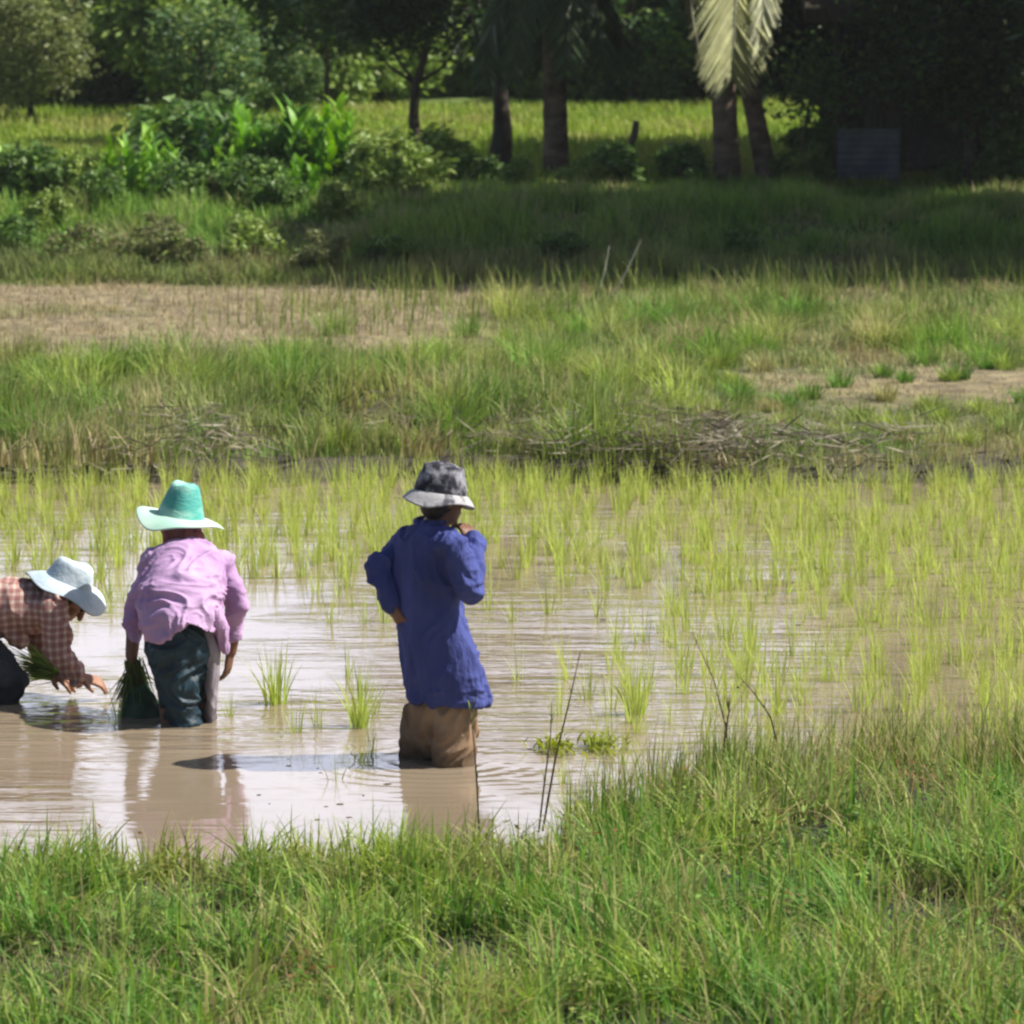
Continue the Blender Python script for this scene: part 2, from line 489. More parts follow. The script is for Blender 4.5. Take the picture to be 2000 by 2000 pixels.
def hz(x, y):
    x, y = np.asarray(x, float), np.asarray(y, float)
    e, f = near_edge(x), far_edge(x)
    near = 0.09 + 0.16 * (fbm(x, y, 0.55, 1) - 0.5)
    z = np.where(y < 25, near * (1 - sstep(-0.15, 0.25, y - e)) - 0.45 * sstep(-0.15, 0.5, y - e), 0)
    bund = 0.20 + 0.42 * (fbm(x, y, 1.1, 6) - 0.4)
    fld = 0.10 + 0.06 * (fbm(x, y, 1.6, 2) - 0.5)
    top = 0.5 + 0.1 * (fbm(x, y, 2.0, 5) - 0.5)
    s1 = sstep(-0.05, 0.12, y - f)
    bund = bund * (1 - 0.55 * sstep(0.9, 1.8, x))
    bund = 0.13 + (bund - 0.13) * sstep(0.3, 1.8, y - f)
    far = -0.45 * (1 - s1) + s1 * (bund + (fld - bund) * sstep(3.0, 6.5, y - f))
    far = far + (top - fld) * sstep(41.6, 44.6, y + 0.5 * (fbm(x, y, 1.5, 8) - 0.5))
    z = np.where(y < 25, z, far)
    side = sstep(10.5, 12.0, np.abs(x))
    return np.where((y > 14) & (y < 32), z * (1 - side) + 0.15 * side, z)

xs = np.concatenate([[-420, -250, -150, -90, -55, -35, -24, -18, -14.5, -12], np.arange(-10, 10.01, 0.11), [12, 14.5, 18, 24, 35, 55, 90, 150, 250, 420]])
ys = np.concatenate([[-200, -60, -20, 0, 6, 10, 12], np.arange(13, 20.5, 0.09), np.arange(20.5, 29, 0.5), np.arange(29, 48, 0.1), np.arange(48, 76, 0.4), [78, 84, 95, 120, 160, 240, 380, 600]])
gx, gy = np.meshgrid(xs, ys)
gz = hz(gx, gy)
V = np.stack([gx, gy, gz], -1).reshape(-1, 3)
nx = len(xs)
ii = (np.arange(len(ys) - 1)[:, None] * nx + np.arange(nx - 1)[None, :]).ravel()
Q = np.stack([ii, ii + 1, ii + nx + 1, ii + nx], -1)

def dryness(x, y):
    """0 lush .. 1 bare dry, by place"""
    d = 0.26 + 1.5 * (fbm(x, y, 0.9, 12) - 0.5)
    # pale dry field beyond the bund, wide at the left, thin towards the middle
    d = np.where((y > 33), d + 0.75 * sstep(35.2, 37.0, y + 0.6 * (fbm(x, y, 1.0, 9) - .5) + 0.9 * np.clip(-x - 0.5, -2.5, 1.5)) * (1 - sstep(40.9, 41.6, y)) * (1 - 0.9 * sstep(-0.8, 0.8, x)), d)
    # brown patch at the right
    d = d + 0.8 * np.exp(-((x - 3.0) / 1.6) ** 4 - ((y - 33.3) / 1.1) ** 2) * (0.7 + 0.9 * fbm(x, y, 0.5, 14))
    d = d + 0.5 * np.exp(-((x + 0.4) / 0.5) ** 2 - ((y - 34.3) / 0.8) ** 2)
    return np.clip(d, 0, 1)
dr = dryness(gx, gy)
cg = np.array([0.045, 0.065, 0.018]); cd = np.array([0.21, 0.17, 0.095]); cm = np.array([0.055, 0.045, 0.036])
K = cg + (cd - cg) * dr[..., None]
K = np.where((gy < 28)[..., None], np.array([0.018, 0.024, 0.009]), K)
mudm = (sstep(28, 29, gy) * (1 - sstep(0.2, 0.7, gy - far_edge(gx))))[..., None]
K = K * (1 - mudm) + cm * mudm
K = np.where((gy > 47)[..., None], np.array([0.10, 0.15, 0.03]), K)
g = link('ground', qmesh('ground', V, Q, K.reshape(-1, 3), smooth=True), M['ground'])
tag(g, kind='structure')

wv = np.array([[-11.6, 16.2, 0], [11.6, 16.2, 0], [11.6, 31.0, 0], [-11.6, 31.0, 0]])
wo = link('paddy_water', qmesh('paddy_water', wv, np.array([[0, 1, 2, 3]])), M['water'])
tag(wo, kind='structure')

# ------------------------------------------------------------------ grass
def pal(x, y, a, b, c, s1=0.8, s2=0.35, seed=20, rnd=0.35):
    """mix of three colours by patch noise and per-blade chance"""
    n1 = fbm(x, y, s1, seed); n2 = fbm(x, y, s2, seed + 1)
    u = np.clip((n1 - 0.38) * 3 + rng.normal(0, rnd, len(x)), 0, 1)[:, None]
    v = np.clip((n2 - 0.52) * 4 + rng.normal(0, rnd, len(x)), 0, 1)[:, None]
    k = np.array(a) * (1 - u) + np.array(b) * u
    k = k * (1 - v) + np.array(c) * v
    return k * rng.uniform(0.75, 1.3, len(x))[:, None]

def scatter(n, x0, x1, y0, y1):
    return rng.uniform(x0, x1, n), rng.uniform(y0, y1, n)

# foreground verge
vg = Veg()
x, y = scatter(296000, -4.5, 4.5, 13.2, 19.9)
keep = (y < near_edge(x) + 0.10) & (np.abs(x) < 0.12 * y + 2.2)
x, y = x[keep], y[keep]
cl = 0.55 * fbm(x, y, 0.30, 31, 2) + 0.45 * fbm(x, y, 0.11, 32, 2)
u_ = np.clip((cl - 0.38) * 4.2, 0, 1)
thin = rng.random(len(x)) < 0.09 + 0.50 * u_
bare = np.exp(-((x - 1.15) / 0.35) ** 2 - ((y - 17.85) / 0.16) ** 2)
thin &= rng.random(len(x)) > 0.85 * bare
shelf = sstep(0.2, 0.7, x) * sstep(18.0, 18.5, y)      # thinner growth where the bank runs out into the paddy
thin &= rng.random(len(x)) > 0.55 * shelf
x, y, u_ = x[thin], y[thin], u_[thin]
edge = sstep(0.9, 0.0, near_edge(x) - y)
hgt = (0.05 + 0.20 * u_) * rng.uniform(0.45, 1.6, len(x)) * (1 - 0.25 * edge)
ang = 2 * np.pi * fbm(x, y, 0.22, 33, 2) * 2.6 + rng.normal(0, 0.8, len(x))
k = pal(x, y, (0.12, 0.27, 0.045), (0.32, 0.43, 0.08), (0.42, 0.36, 0.17), 0.45, 0.25, 34, 0.6)
e = (edge * 0.6)[:, None]
k = k * (1 - e) + np.array((0.34, 0.37, 0.09)) * e * rng.uniform(0.7, 1.3, len(x))[:, None]
vg.blades(np.stack([x, y, hz(x, y) - 0.01], -1), hgt, rng.uniform(0.007, 0.017, len(x)), ang, np.abs(rng.normal(0.6, 0.42, len(x))), ang + np.pi / 2 + rng.normal(0, 0.6, len(x)), k, 4)
# bent dry stems over the verge
x, y = scatter(22000, -4.5, 4.5, 13.2, 19.6)
sel = (y < near_edge(x)) & (fbm(x, y, 0.5, 40) + 0.12 * (y > 18) > 0.5)
x, y = x[sel], y[sel]
ang = rng.random(len(x)) * 6.28
vg.blades(np.stack([x, y, hz(x, y)], -1), rng.uniform(0.1, 0.22, len(x)), 0.004, ang, rng.uniform(0.6, 1.5, len(x)), ang + 1.57, pal(x, y, (0.42, 0.35, 0.19), (0.22, 0.18, 0.10), (0.38, 0.36, 0.16)), 4)
x, y = scatter(9300, 0.15, 4.5, 18.0, 20.7)
sel = (y < near_edge(x) + 1.0) & (fbm(x, y, 0.35, 46) > 0.46) & (rng.random(len(x)) < 0.55)
x, y = x[sel], y[sel]
ang = rng.random(len(x)) * 6.28
vg.blades(np.stack([x, y, np.maximum(hz(x, y), -0.02)], -1), rng.uniform(0.15, 0.44, len(x)), 0.0055, ang, rng.uniform(0.1, 0.9, len(x)), ang + 1.57, pal(x, y, (0.20, 0.28, 0.07), (0.40, 0.38, 0.16), (0.36, 0.26, 0.14), rnd=0.6), 4)
# broad leaved weeds in the verge
nw = 260
wx, wy = scatter(nw, -3, 3, 13.4, 18.8)
sel = wy < near_edge(wx) - 0.15
wx, wy = wx[sel], wy[sel]
i_ = np.repeat(np.arange(len(wx)), 34)
lx, ly = wx[i_] + rng.normal(0, 0.05, len(i_)), wy[i_] + rng.normal(0, 0.05, len(i_))
vg.leaves(np.stack([lx, ly, hz(lx, ly) + rng.uniform(0.03, 0.17, len(i_))], -1), 0.034, pal(wx, wy, (0.13, 0.25, 0.05), (0.26, 0.34, 0.08), (0.40, 0.22, 0.10))[i_] * rng.uniform(0.7, 1.3, (len(i_), 1)), 0.45, 0.4)
# taller emergent shoots at the water's edge on the right
x, y = scatter(12500, 0.2, 4.5, 17.4, 20.1)
sel = (y < near_edge(x) + 0.55) & (y > near_edge(x) - 0.6) & (fbm(x, y, 0.3, 44) > 0.47)
x, y = x[sel], y[sel]
ang = rng.random(len(x)) * 6.28
vg.blades(np.stack([x, y, np.maximum(hz(x, y), -0.02)], -1), rng.uniform(0.1, 0.34, len(x)), 0.009, ang, np.abs(rng.normal(0.25, 0.2, len(x))), ang + 1.2, pal(x, y, (0.13, 0.22, 0.04), (0.26, 0.32, 0.06), (0.32, 0.28, 0.12)), 3)
tag(link('verge_grass', vg.mesh('verge_grass'), M['grass']), 'lush green and yellowing grass on the near bank', 'grass', kind='stuff')

# middle bund and fields
vg = Veg()
x, y = scatter(200000, -7.2, 7.2, 28.6, 42.2)
keep = (rng.random(len(x)) < 1 - 0.35 * (x > 1.1) * (y < 33)) & (y > far_edge(x) + 0.10 + 0.35 * (fbm(x, y, 0.3, 58) - 0.4)) & (np.abs(x) < 0.105 * y + 2.6)
x, y = x[keep], y[keep]
d = dryness(x, y)
cl = 0.6 * fbm(x, y, 0.6, 51, 2) + 0.4 * fbm(x, y, 0.2, 54, 2)
keep = rng.random(len(x)) < np.clip(1.15 - 0.75 * d, 0.15, 1) * (0.35 + 1.1 * cl)
x, y, d, cl = x[keep], y[keep], d[keep], cl[keep]
d = d * (1 - 0.6 * np.exp(-((y - 32.3) / 1.3) ** 2) * (x < 1.0))
bd = np.exp(-((y - far_edge(x) - 1.2) / 1.3) ** 2)
hgt = (0.05 + 0.27 * np.clip((cl - 0.36) * 3.4, 0, 1) * (1 - 0.8 * d)) * rng.uniform(0.5, 1.3, len(x)) * (0.8 + 0.75 * bd) * np.where((x > 1.1) & (y < 34.5), 0.62, 1.0)
ang = 6.28 * fbm(x, y, 0.5, 52, 2) * 2 + rng.normal(0, 0.9, len(x))
k = pal(x, y, (0.16, 0.28, 0.055), (0.32, 0.39, 0.09), (0.42, 0.34, 0.18), 0.8, 0.45, 53, 0.45)
dd = (d ** 1.5)[:, None]
k = k * (1 - dd) + np.array((0.48, 0.40, 0.26)) * dd * rng.uniform(0.7, 1.3, len(x))[:, None]
vg.blades(np.stack([x, y, hz(x, y) - 0.01], -1), hgt, rng.uniform(0.009, 0.018, len(x)), ang, np.abs(rng.normal(0.4, 0.3, len(x))), ang + 1.57 + rng.normal(0, 0.5, len(x)), k, 3)
nt_ = 700
tx, ty = scatter(nt_, -6.2, 6.2, 29.0, 38.5)
ok_ = (ty > far_edge(tx) + 0.25) & ~((np.abs(tx - 1.1) < 0.9) & (ty < far_edge(tx) + 1.3) & (rng.random(nt_) < 0.7)) & (rng.random(nt_) < (1 - 0.75 * dryness(tx, ty)) * np.where(ty < 34.5, 0.95, np.where(tx > -0.6, 0.75, 0.12)))
tx, ty = tx[ok_], ty[ok_]
nb_ = 95
ts = rng.uniform(0.6, 1.5, len(tx)) * np.where((tx > 1.1) & (ty < 34.5), 0.5, 1.0)
i_ = np.repeat(np.arange(len(tx)), nb_)
aa = rng.random(len(i_)) * 6.28
rr_ = rng.random(len(i_)) ** 0.7 * 0.13 * ts[i_]
bx_, by_ = tx[i_] + np.cos(aa) * rr_, ty[i_] + np.sin(aa) * rr_
ck = pal(tx, ty, (0.15, 0.29, 0.05), (0.33, 0.41, 0.09), (0.44, 0.38, 0.19), 0.8, 0.5, 57, 0.4)[i_] * rng.uniform(0.65, 1.3, (len(i_), 1))
vg.blades(np.stack([bx_, by_, hz(bx_, by_) - 0.01], -1), 0.27 * ts[i_] * rng.uniform(0.5, 1.2, len(i_)), rng.uniform(0.008, 0.014, len(i_)), aa + rng.normal(0, .4, len(i_)), np.abs(rng.normal(0.55, 0.35, len(i_))), aa + 1.57 + rng.normal(0, .5, len(i_)), ck, 4)
# taller wispy tufts along the field's far edge and middle
x, y = scatter(9000, -6.3, 6.3, 36.5, 41.6)
sel = (fbm(x, y, 0.5, 55) > 0.5) & (x > -1.0 + rng.normal(0, 1.2, len(x)))
x, y = x[sel], y[sel]
ang = rng.random(len(x)) * 6.28
vg.blades(np.stack([x, y, hz(x, y)], -1), rng.uniform(0.15, 0.42, len(x)), 0.012, ang, np.abs(rng.normal(0.25, 0.2, len(x))), ang + 1.3, pal(x, y, (0.14, 0.22, 0.04), (0.28, 0.32, 0.09), (0.36, 0.33, 0.16)), 3)
tag(link('field_grass', vg.mesh('field_grass'), M['grass']), 'rough green and straw coloured grass beyond the paddy', 'grass', kind='stuff')

# cut dry straw and dead stems lying along the bund's face
vg = Veg()
n = 17000
x = rng.uniform(-6.3, 6.3, n); y = far_edge(x) + rng.uniform(0.05, 1.25, n)
dens = 0.15 * sstep(0.5, 0.66, fbm(x, y, 0.5, 60)) + 0.85 * np.exp(-((x - 1.05) / 0.8) ** 2) + 0.35 * np.exp(-((x + 1.9) / 0.35) ** 2)
sel = rng.random(n) < dens
x, y = x[sel], y[sel]
a = np.stack([x, y, hz(x, y) + rng.uniform(0.0, 0.17, len(x))], -1)
th = rng.random(len(x)) * 6.28
L = rng.uniform(0.08, 0.3, len(x))
b = a + np.stack([np.cos(th) * L, np.sin(th) * L * 0.7, rng.normal(-0.01, 0.05, len(x))], -1)
vg.strip(a, b, 0.011, pal(x, y, (0.12, 0.10, 0.08), (0.28, 0.24, 0.18), (0.42, 0.38, 0.29), rnd=0.5))
tag(link('dead_straw', vg.mesh('dead_straw'), M['straw']), 'tangled dead straw and stems heaped along the muddy bund', 'straw', kind='stuff')

# bank and far pasture
vg = Veg()
x, y = scatter(150000, -9, 9, 41.4, 48)
keep = np.abs(x) < 0.105 * y + 1.8
x, y = x[keep], y[keep]
cl = fbm(x, y, 0.7, 71)
keep = rng.random(len(x)) < 0.3 + 1.1 * cl
x, y, cl = x[keep], y[keep], cl[keep]
foot = np.exp(-((y - 41.9) / 0.7) ** 2)
hgt = (0.08 + 0.34 * np.clip((cl - 0.3) * 2, 0, 1)) * rng.uniform(0.5, 1.3, len(x)) * np.interp(y, [41.4, 44, 46, 47.5], [0.9, 1.0, 0.7, 0.45])
ang = rng.random(len(x)) * 6.28
k = pal(x, y, (0.17, 0.33, 0.06), (0.34, 0.45, 0.10), (0.40, 0.37, 0.18), 0.9, 0.5, 72, 0.45)
ff = (foot * 0.6)[:, None]
k = k * (1 - ff) + np.array((0.23, 0.19, 0.11)) * ff
vg.blades(np.stack([x, y, hz(x, y) - 0.01], -1), hgt, rng.uniform(0.012, 0.024, len(x)), ang, np.abs(rng.normal(0.45, 0.35, len(x))), ang + 1.57 + rng.normal(0, 0.6, len(x)), k, 3)
tag(link('bank_grass', vg.mesh('bank_grass'), M['grass']), 'coarse grass and herbs covering the far bank', 'grass', kind='stuff')

vg = Veg()
x, y = scatter(110000, -11, 11, 47.3, 64)
keep = np.abs(x) < 0.105 * y + 2
x, y = x[keep], y[keep]
cl = fbm(x, y, 1.2, 75)
hgt = (0.05 + 0.16 * cl) * rng.uniform(0.5, 1.3, len(x))
ang = rng.random(len(x)) * 6.28
k = pal(x, y, (0.21, 0.32, 0.045), (0.33, 0.42, 0.07), (0.38, 0.36, 0.12), 1.5, 0.8, 76)
vg.blades(np.stack([x, y, hz(x, y) - 0.01], -1), hgt, rng.uniform(0.02, 0.035, len(x)), ang, np.abs(rng.normal(0.4, 0.3, len(x))), ang + 1.57, k, 2)
tag(link('pasture_grass', vg.mesh('pasture_grass'), M['grass']), 'sunlit yellow green pasture behind the palms', 'grass', kind='stuff')

# ------------------------------------------------------------------ rice
def rice_mesh(name, nb, hh, spread=0.035, wk=1.0):
    v = Veg()
    a = rng.random(nb) * 6.28
    r = rng.random(nb) * spread
    b = np.stack([np.cos(a) * r, np.sin(a) * r, np.full(nb, -0.06)], -1)
    h = hh * rng.uniform(0.6, 1.15, nb) + 0.06
    la = a + rng.normal(0, 0.6, nb)
    k = np.array((0.44, 0.56, 0.14)) * rng.uniform(0.75, 1.25, (nb, 1)) + np.array((0.08, 0.0, 0.01)) * rng.random((nb, 1))
    v.blades(b, h, rng.uniform(0.0045, 0.0085, nb) * wk, la, np.abs(rng.normal(0.22, 0.2, nb)), la + 1.57 + rng.normal(0, 0.7, nb), k, 4)
    me = v.mesh(name)
    me.materials.append(M['rice'])
    return me
tall = [rice_mesh('rice_clump', 14, 0.24) for i in range(8)]
lush = [rice_mesh('rice_clump', 46, 0.28, 0.05, 1.7) for i in range(4)]
slim = [rice_mesh('rice_clump', 7, 0.19, 0.02) for i in range(6)]
GR = 'rice seedlings standing in the paddy'
def rice(x, y, me, s=1.0, label=None):
    o = bpy.data.objects.new('rice_seedling', me)
    C.objects.link(o)
    o.location = (x, y, 0)
    o.rotation_euler = (0, 0, rng.random() * 6.28)
    o.scale = (s, s, s)
    return tag(o, label or 'yellow green rice seedling clump among many alike in the muddy paddy', 'rice plant', GR)

special = [
    (352, 1412, 1, 0.55, 'bright rice seedling in front of the pink shirted woman\'s legs'),
    (228, 1405, 1, 0.75, 'thin rice seedling just left of the green bundle in the water'),
    (540, 1375, 0, 1.0, 'dense bushy rice clump midway between the pink shirt and the blue coat'),
    (575, 1432, 1, 0.75, 'short rice seedling below the dense clump right of the stooping woman'),
    (622, 1418, 1, 0.8, 'small rice seedling standing alone between two fuller clumps'),
    (703, 1420, 0, 0.98, 'tallest leafy rice clump at the left of the man\'s trousers'),
    (725, 1475, 1, 0.55, 'sparse rice seedling closest to the waterline left of the man\'s trousers'),
    (448, 1400, 1, 0.5, 'tiny rice seedling beside the woman\'s right hand'),
    (680, 1322, 1, 0.7, 'thin rice seedling behind the tallest clump left of the man'),
    (1240, 1395, 0, 0.95, 'broad bright rice clump in open water right of the blue coat'),
    (1195, 1385, 1, 0.9, 'upright rice seedling next to the broad bright clump'),
    (1010, 1330, 1, 0.7, 'loose rice seedling close to the hem of the blue coat'),
]
spots = []
for px, py, kind, s, lab in special:
    p = on(px, py)
    rice(p.x, p.y, lush[len(spots) % 4] if kind == 0 else tall[len(spots) % 8], s * (1.0 if kind == 0 else 1.1), lab)
    spots.append((p.x, p.y))
# grid of transplanted clumps with row jitter, thinned where the workers have not planted yet
cand = []
for gy_ in np.arange(19.2, 29.9, 0.15):
    for gx_ in np.arange(-6.8, 6.8, 0.135):
        cx, cy = gx_ + rng.normal(0, 0.045), gy_ + rng.normal(0, 0.05)
        if cy > float(far_edge(np.array([cx]))[0]) + 0.1 or abs(cx) > 0.107 * cy + 2.3: continue
        u = cx / cy * F
        v = float(fbm(np.array([cx]), np.array([cy]), 0.9, 90)[0])
        # planted front: line running from far left to near right
        right = sstep(60, 420, u + 140 * (v - 0.5))
        dens = 0.12 * sstep(22.0, 23.5, cy) + 0.48 * sstep(23.4, 26.6, cy + 1.0 * (v - 0.5)) + 0.6 * sstep(28.2, 29.0, cy)
        dens = max(dens, right * (0.64 if cy > 20.4 else 0.45))
        if u < 60 and cy < 23.4: dens = 0.02
        elif 0 <= u <= 300 and cy < 24: dens = max(dens, 0.22)
        if cy < float(near_edge(np.array([cx]))[0]) + 0.3: dens = 0
        if rng.random() > dens: continue
        if any((cx - a) ** 2 + (cy - b) ** 2 < 0.02 for a, b in spots): continue
        if abs(u + 160) < 110 and 19.3 < cy < 20.6: continue
        if u < -500 and 20.0 < cy < 22.3: continue
        cand.append((cx, cy, u))
cand.sort(key=lambda t: (abs(t[2]) > 1010, t[1]))
for i, (cx, cy, u) in enumerate(cand[:288]):
    rice(cx, cy, tall[i % 8] if rng.random() < 0.75 else slim[i % 6], rng.uniform(0.7, 1.15))
vg = Veg()
for cx, cy, u in cand[288:]:
    nb = 14
    a = rng.random(nb) * 6.28; r = rng.random(nb) * 0.035
    h = 0.23 * rng.uniform(0.6, 1.15, nb) * rng.uniform(0.7, 1.15) + 0.06
    la = a + rng.normal(0, 0.6, nb)
    kk = np.array((0.44, 0.56, 0.14)) * rng.uniform(0.75, 1.25, (nb, 1)) + np.array((0.08, 0.0, 0.01)) * rng.random((nb, 1))
    vg.blades(np.stack([cx + np.cos(a) * r, cy + np.sin(a) * r, np.full(nb, -0.06)], -1), h, rng.uniform(0.006, 0.010, nb), la, np.abs(rng.normal(0.2, 0.18, nb)), la + 1.57 + rng.normal(0, 0.7, nb), kk, 3)
tag(link('distant_rice', vg.mesh('distant_rice'), M['rice']), 'far rows of rice seedlings along the opposite side of the paddy', 'rice', kind='stuff')
print('rice clumps', len(cand))

# ------------------------------------------------------------------ trees and bushes
def crown_mesh(name, cz, rx, ry, rz, nclump, nleaf, size, a, b, c, flat=0.5, spread=0.33, asp=0.5, core=0.35, boxy=1.0):
    """leaf mass in local space, centred at height cz"""
    v = Veg()
    u = rng.normal(0, 1, (nclump, 3)); u /= np.linalg.norm(u, axis=1, keepdims=True)
    u = np.sign(u) * np.abs(u) ** boxy
    rad = rng.uniform(core, 1.0, nclump) ** 0.6
    cc = u * rad[:, None] * np.array([rx, ry, rz]) * rng.uniform(0.75, 1.1, (nclump, 1))
    sc_ = rng.uniform(0.6, 1.4, nclump) * spread * min(rx, rz)
    k = rng.integers(0, nclump, nleaf)
    d = rng.normal(0, 1, (nleaf, 3)); d /= np.linalg.norm(d, axis=1, keepdims=True)
    P = cc[k] + d * (sc_[k] * rng.random(nleaf) ** 0.45)[:, None] * np.array([1, 1, 0.75])
    P[:, 2] += cz
    P = P[P[:, 2] > 0.03]
    tone = rng.random(nclump)[k[:len(P)]]
    colr = np.array(a) * (1 - tone[:, None]) + np.array(b) * tone[:, None]
    m_ = (rng.random(len(P)) < 0.18)[:, None]
    colr = np.where(m_, np.array(c), colr) * rng.uniform(0.7, 1.3, (len(P), 1))
    v.leaves(P, size, colr, flat, asp)
    me = v.mesh(name)
    me.materials.append(M['leaf'])
    return me

def trunk_mesh(name, h, r, lean=(0, 0), limbs=5, lh=0.5, mat_='bark', flare=1.5):
    parts = []
    n = 8
    pts = [Vector((lean[0] * (i / n) ** 1.3 + 0.03 * math.sin(i * 1.7), lean[1] * i / n, h * i / n - (0.1 if i == 0 else 0))) for i in range(n + 1)]
    rad = [r * (flare if i == 0 else (1 + (flare - 1) * 0.35 if i == 1 else 1)) * (1 - 0.55 * i / n) for i in range(n + 1)]
    parts.append(tube(pts, rad, 10, 0.14))
    for k in range(limbs):
        i = int(n * (lh + (1 - lh) * random.random() * 0.8))
        p = pts[i]; a = random.random() * 6.28; L = h * random.uniform(0.25, 0.45)
        q = [p, p + Vector((math.cos(a) * L * .4, math.sin(a) * L * .4, L * .25)), p + Vector((math.cos(a) * L * .8, math.sin(a) * L * .8, L * .7))]
        parts.append(tube(q, [rad[i] * .55, rad[i] * .35, rad[i] * .12], 6, 0.1))
    V_, F_ = merge(parts)
    me = qmesh(name, np.array([tuple(v) for v in V_]), F_, smooth=True)
    me.materials.append(M[mat_])
    return me

def part(name, me, parent):
    o = bpy.data.objects.new(name, me)
    C.objects.link(o)
    o.parent = parent
    return o

def tree(kind, label, cat, loc, crown, trunk, s=1.0, rot=None, group=None):
    e_ = empty(kind, loc, label, cat, group)
    e_.rotation_euler = (0, 0, rng.random() * 6.28 if rot is None else rot)
    e_.scale = (s, s, s)
    part('trunk', trunk, e_)
    part('crown', crown, e_)
    return e_

def gpos(px, Y, dz=0.0):
    x_ = (px - 1000) / F * Y / math.cos(PITCH)
    x_ = at(px, 300, Y).x
    return (x_, Y, float(hz(np.array([x_]), np.array([Y]))[0]) + dz)

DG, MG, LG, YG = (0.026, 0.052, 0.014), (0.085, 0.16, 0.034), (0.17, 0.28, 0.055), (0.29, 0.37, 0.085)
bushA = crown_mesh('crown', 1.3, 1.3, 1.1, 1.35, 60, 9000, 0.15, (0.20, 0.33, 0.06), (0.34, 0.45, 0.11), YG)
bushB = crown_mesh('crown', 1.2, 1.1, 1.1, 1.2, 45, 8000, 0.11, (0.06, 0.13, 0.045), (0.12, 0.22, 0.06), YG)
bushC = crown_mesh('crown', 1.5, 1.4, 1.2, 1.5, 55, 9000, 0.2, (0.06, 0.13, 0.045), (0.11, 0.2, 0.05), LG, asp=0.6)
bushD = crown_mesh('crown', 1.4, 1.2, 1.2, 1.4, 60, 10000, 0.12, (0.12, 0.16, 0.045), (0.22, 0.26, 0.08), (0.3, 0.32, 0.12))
stemT = trunk_mesh('trunk', 1.6, 0.07, (0.1, 0), 6, 0.15)
stemU = trunk_mesh('trunk', 2.4, 0.035, (-0.2, 0.1), 6, 0.3)
GB = 'low trees and bushes closing the back of the pasture'
back = [
    (-60, 61, bushD, 0.85, 'olive leaved bush at the far left edge behind the bank'),
    (60, 59.5, bushD, 0.62, 'small pale olive bush near the left edge of the pasture'),
    (190, 66, bushC, 1.0, 'very dark bush in a shaded hollow at the upper left'),
    (300, 63.5, bushC, 0.8, 'dark broad leaved bush behind the left clump of bright shoots'),
    (150, 66.5, bushD, 1.06, 'yellowish tree rising behind the dark hollow at upper left'),
    (400, 60, bushB, 0.7, 'blue green bush directly behind the tall bright shoots'),
    (480, 63, bushA, 0.8, 'large sunlit green bush over the centre of the left thicket'),
    (640, 63.5, bushA, 0.85, 'light green bush left of the dark middle tree'),
    (560, 61.5, bushB, 0.6, 'mid green bush behind the right end of the bright shoots'),
    (560, 68.5, bushA, 1.05, 'broad green tree filling the back between the light bushes'),
    (240, 69.5, bushA, 1.1, 'green tree above the dark hollow at upper left'),
    (120, 63.5, bushA, 0.95, 'bright green bush left of the dark hollow'),
    (215, 64.8, bushA, 0.8, 'light green bush beside the dark hollow at upper left'),
    (345, 62.5, bushA, 0.85, 'bright leafy bush above the low fan of shoots'),
    (455, 66.0, bushD, 1.0, 'pale yellowish bush high above the tall shoots'),
    (590, 65.0, bushA, 1.0, 'fresh green bush above the right end of the shoots'),
    (690, 67.5, bushA, 1.0, 'bright bush behind the low dark tree'),
    (820, 66.5, bushA, 0.95, 'sunlit bush seen under the low dark tree'),
    (740, 65, bushA, 0.9, 'bright green bush glimpsed left of the slender trunk'),
    (900, 67, bushC, 1.2, 'dark green tree at the back of the pasture behind the slender trunk'),
    (1080, 68, bushC, 1.2, 'dark tree far behind the short thick palm'),
    (1240, 64.5, bushB, 1.0, 'leafy grey green bush seen between the two palms groups'),
    (1350, 67, bushA, 1.2, 'green tree far behind the pair of palm trunks'),
    (1500, 65, bushC, 1.1, 'dark bush beyond the leaning palm trunk'),
    (1650, 66, bushC, 1.4, 'dark tree far behind the hut'),
    (1850, 66, bushA, 1.4, 'tree far behind the right end of the hut'),
    (2100, 66, bushC, 1.4, 'dark tree beyond the right edge of the pasture'),
    (-250, 64, bushA, 1.3, 'green tree beyond the left edge of the pasture'),
]
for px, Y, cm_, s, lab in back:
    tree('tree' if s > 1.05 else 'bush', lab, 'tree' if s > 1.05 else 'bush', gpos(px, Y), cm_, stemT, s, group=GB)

# woodland mass behind
vg = Veg()
n = 120000
x = rng.uniform(-26, 26, n); y = rng.uniform(66.0, 79, n)
sur = 0.35 + (y - 66.0) * 0.36 + 2.6 * (fbm(x, y, 2.4, 80, 2) - 0.35) + 0.9 * (fbm(x, y, 0.9, 83, 2) - 0.5)
z = np.maximum(sur - rng.random(n) ** 2 * 1.1, 0.5 + 0.2 * rng.random(n))
P = np.stack([x, y, z], -1)
tone = fbm(P[:, 0], P[:, 2] + P[:, 1], 1.6, 82)[:, None]
tone = np.clip((tone - 0.3) * 2.2, 0, 1)
vg.leaves(P, 0.27, (np.array(MG) * 1.9 * (1 - tone) + np.array(YG) * 1.4 * tone) * rng.uniform(0.7, 1.3, (len(P), 1)), 0.4, 0.55)
tag(link('woodland', vg.mesh('woodland'), M['leaf']), 'dense green woodland closing the view behind everything', 'woodland', kind='stuff')

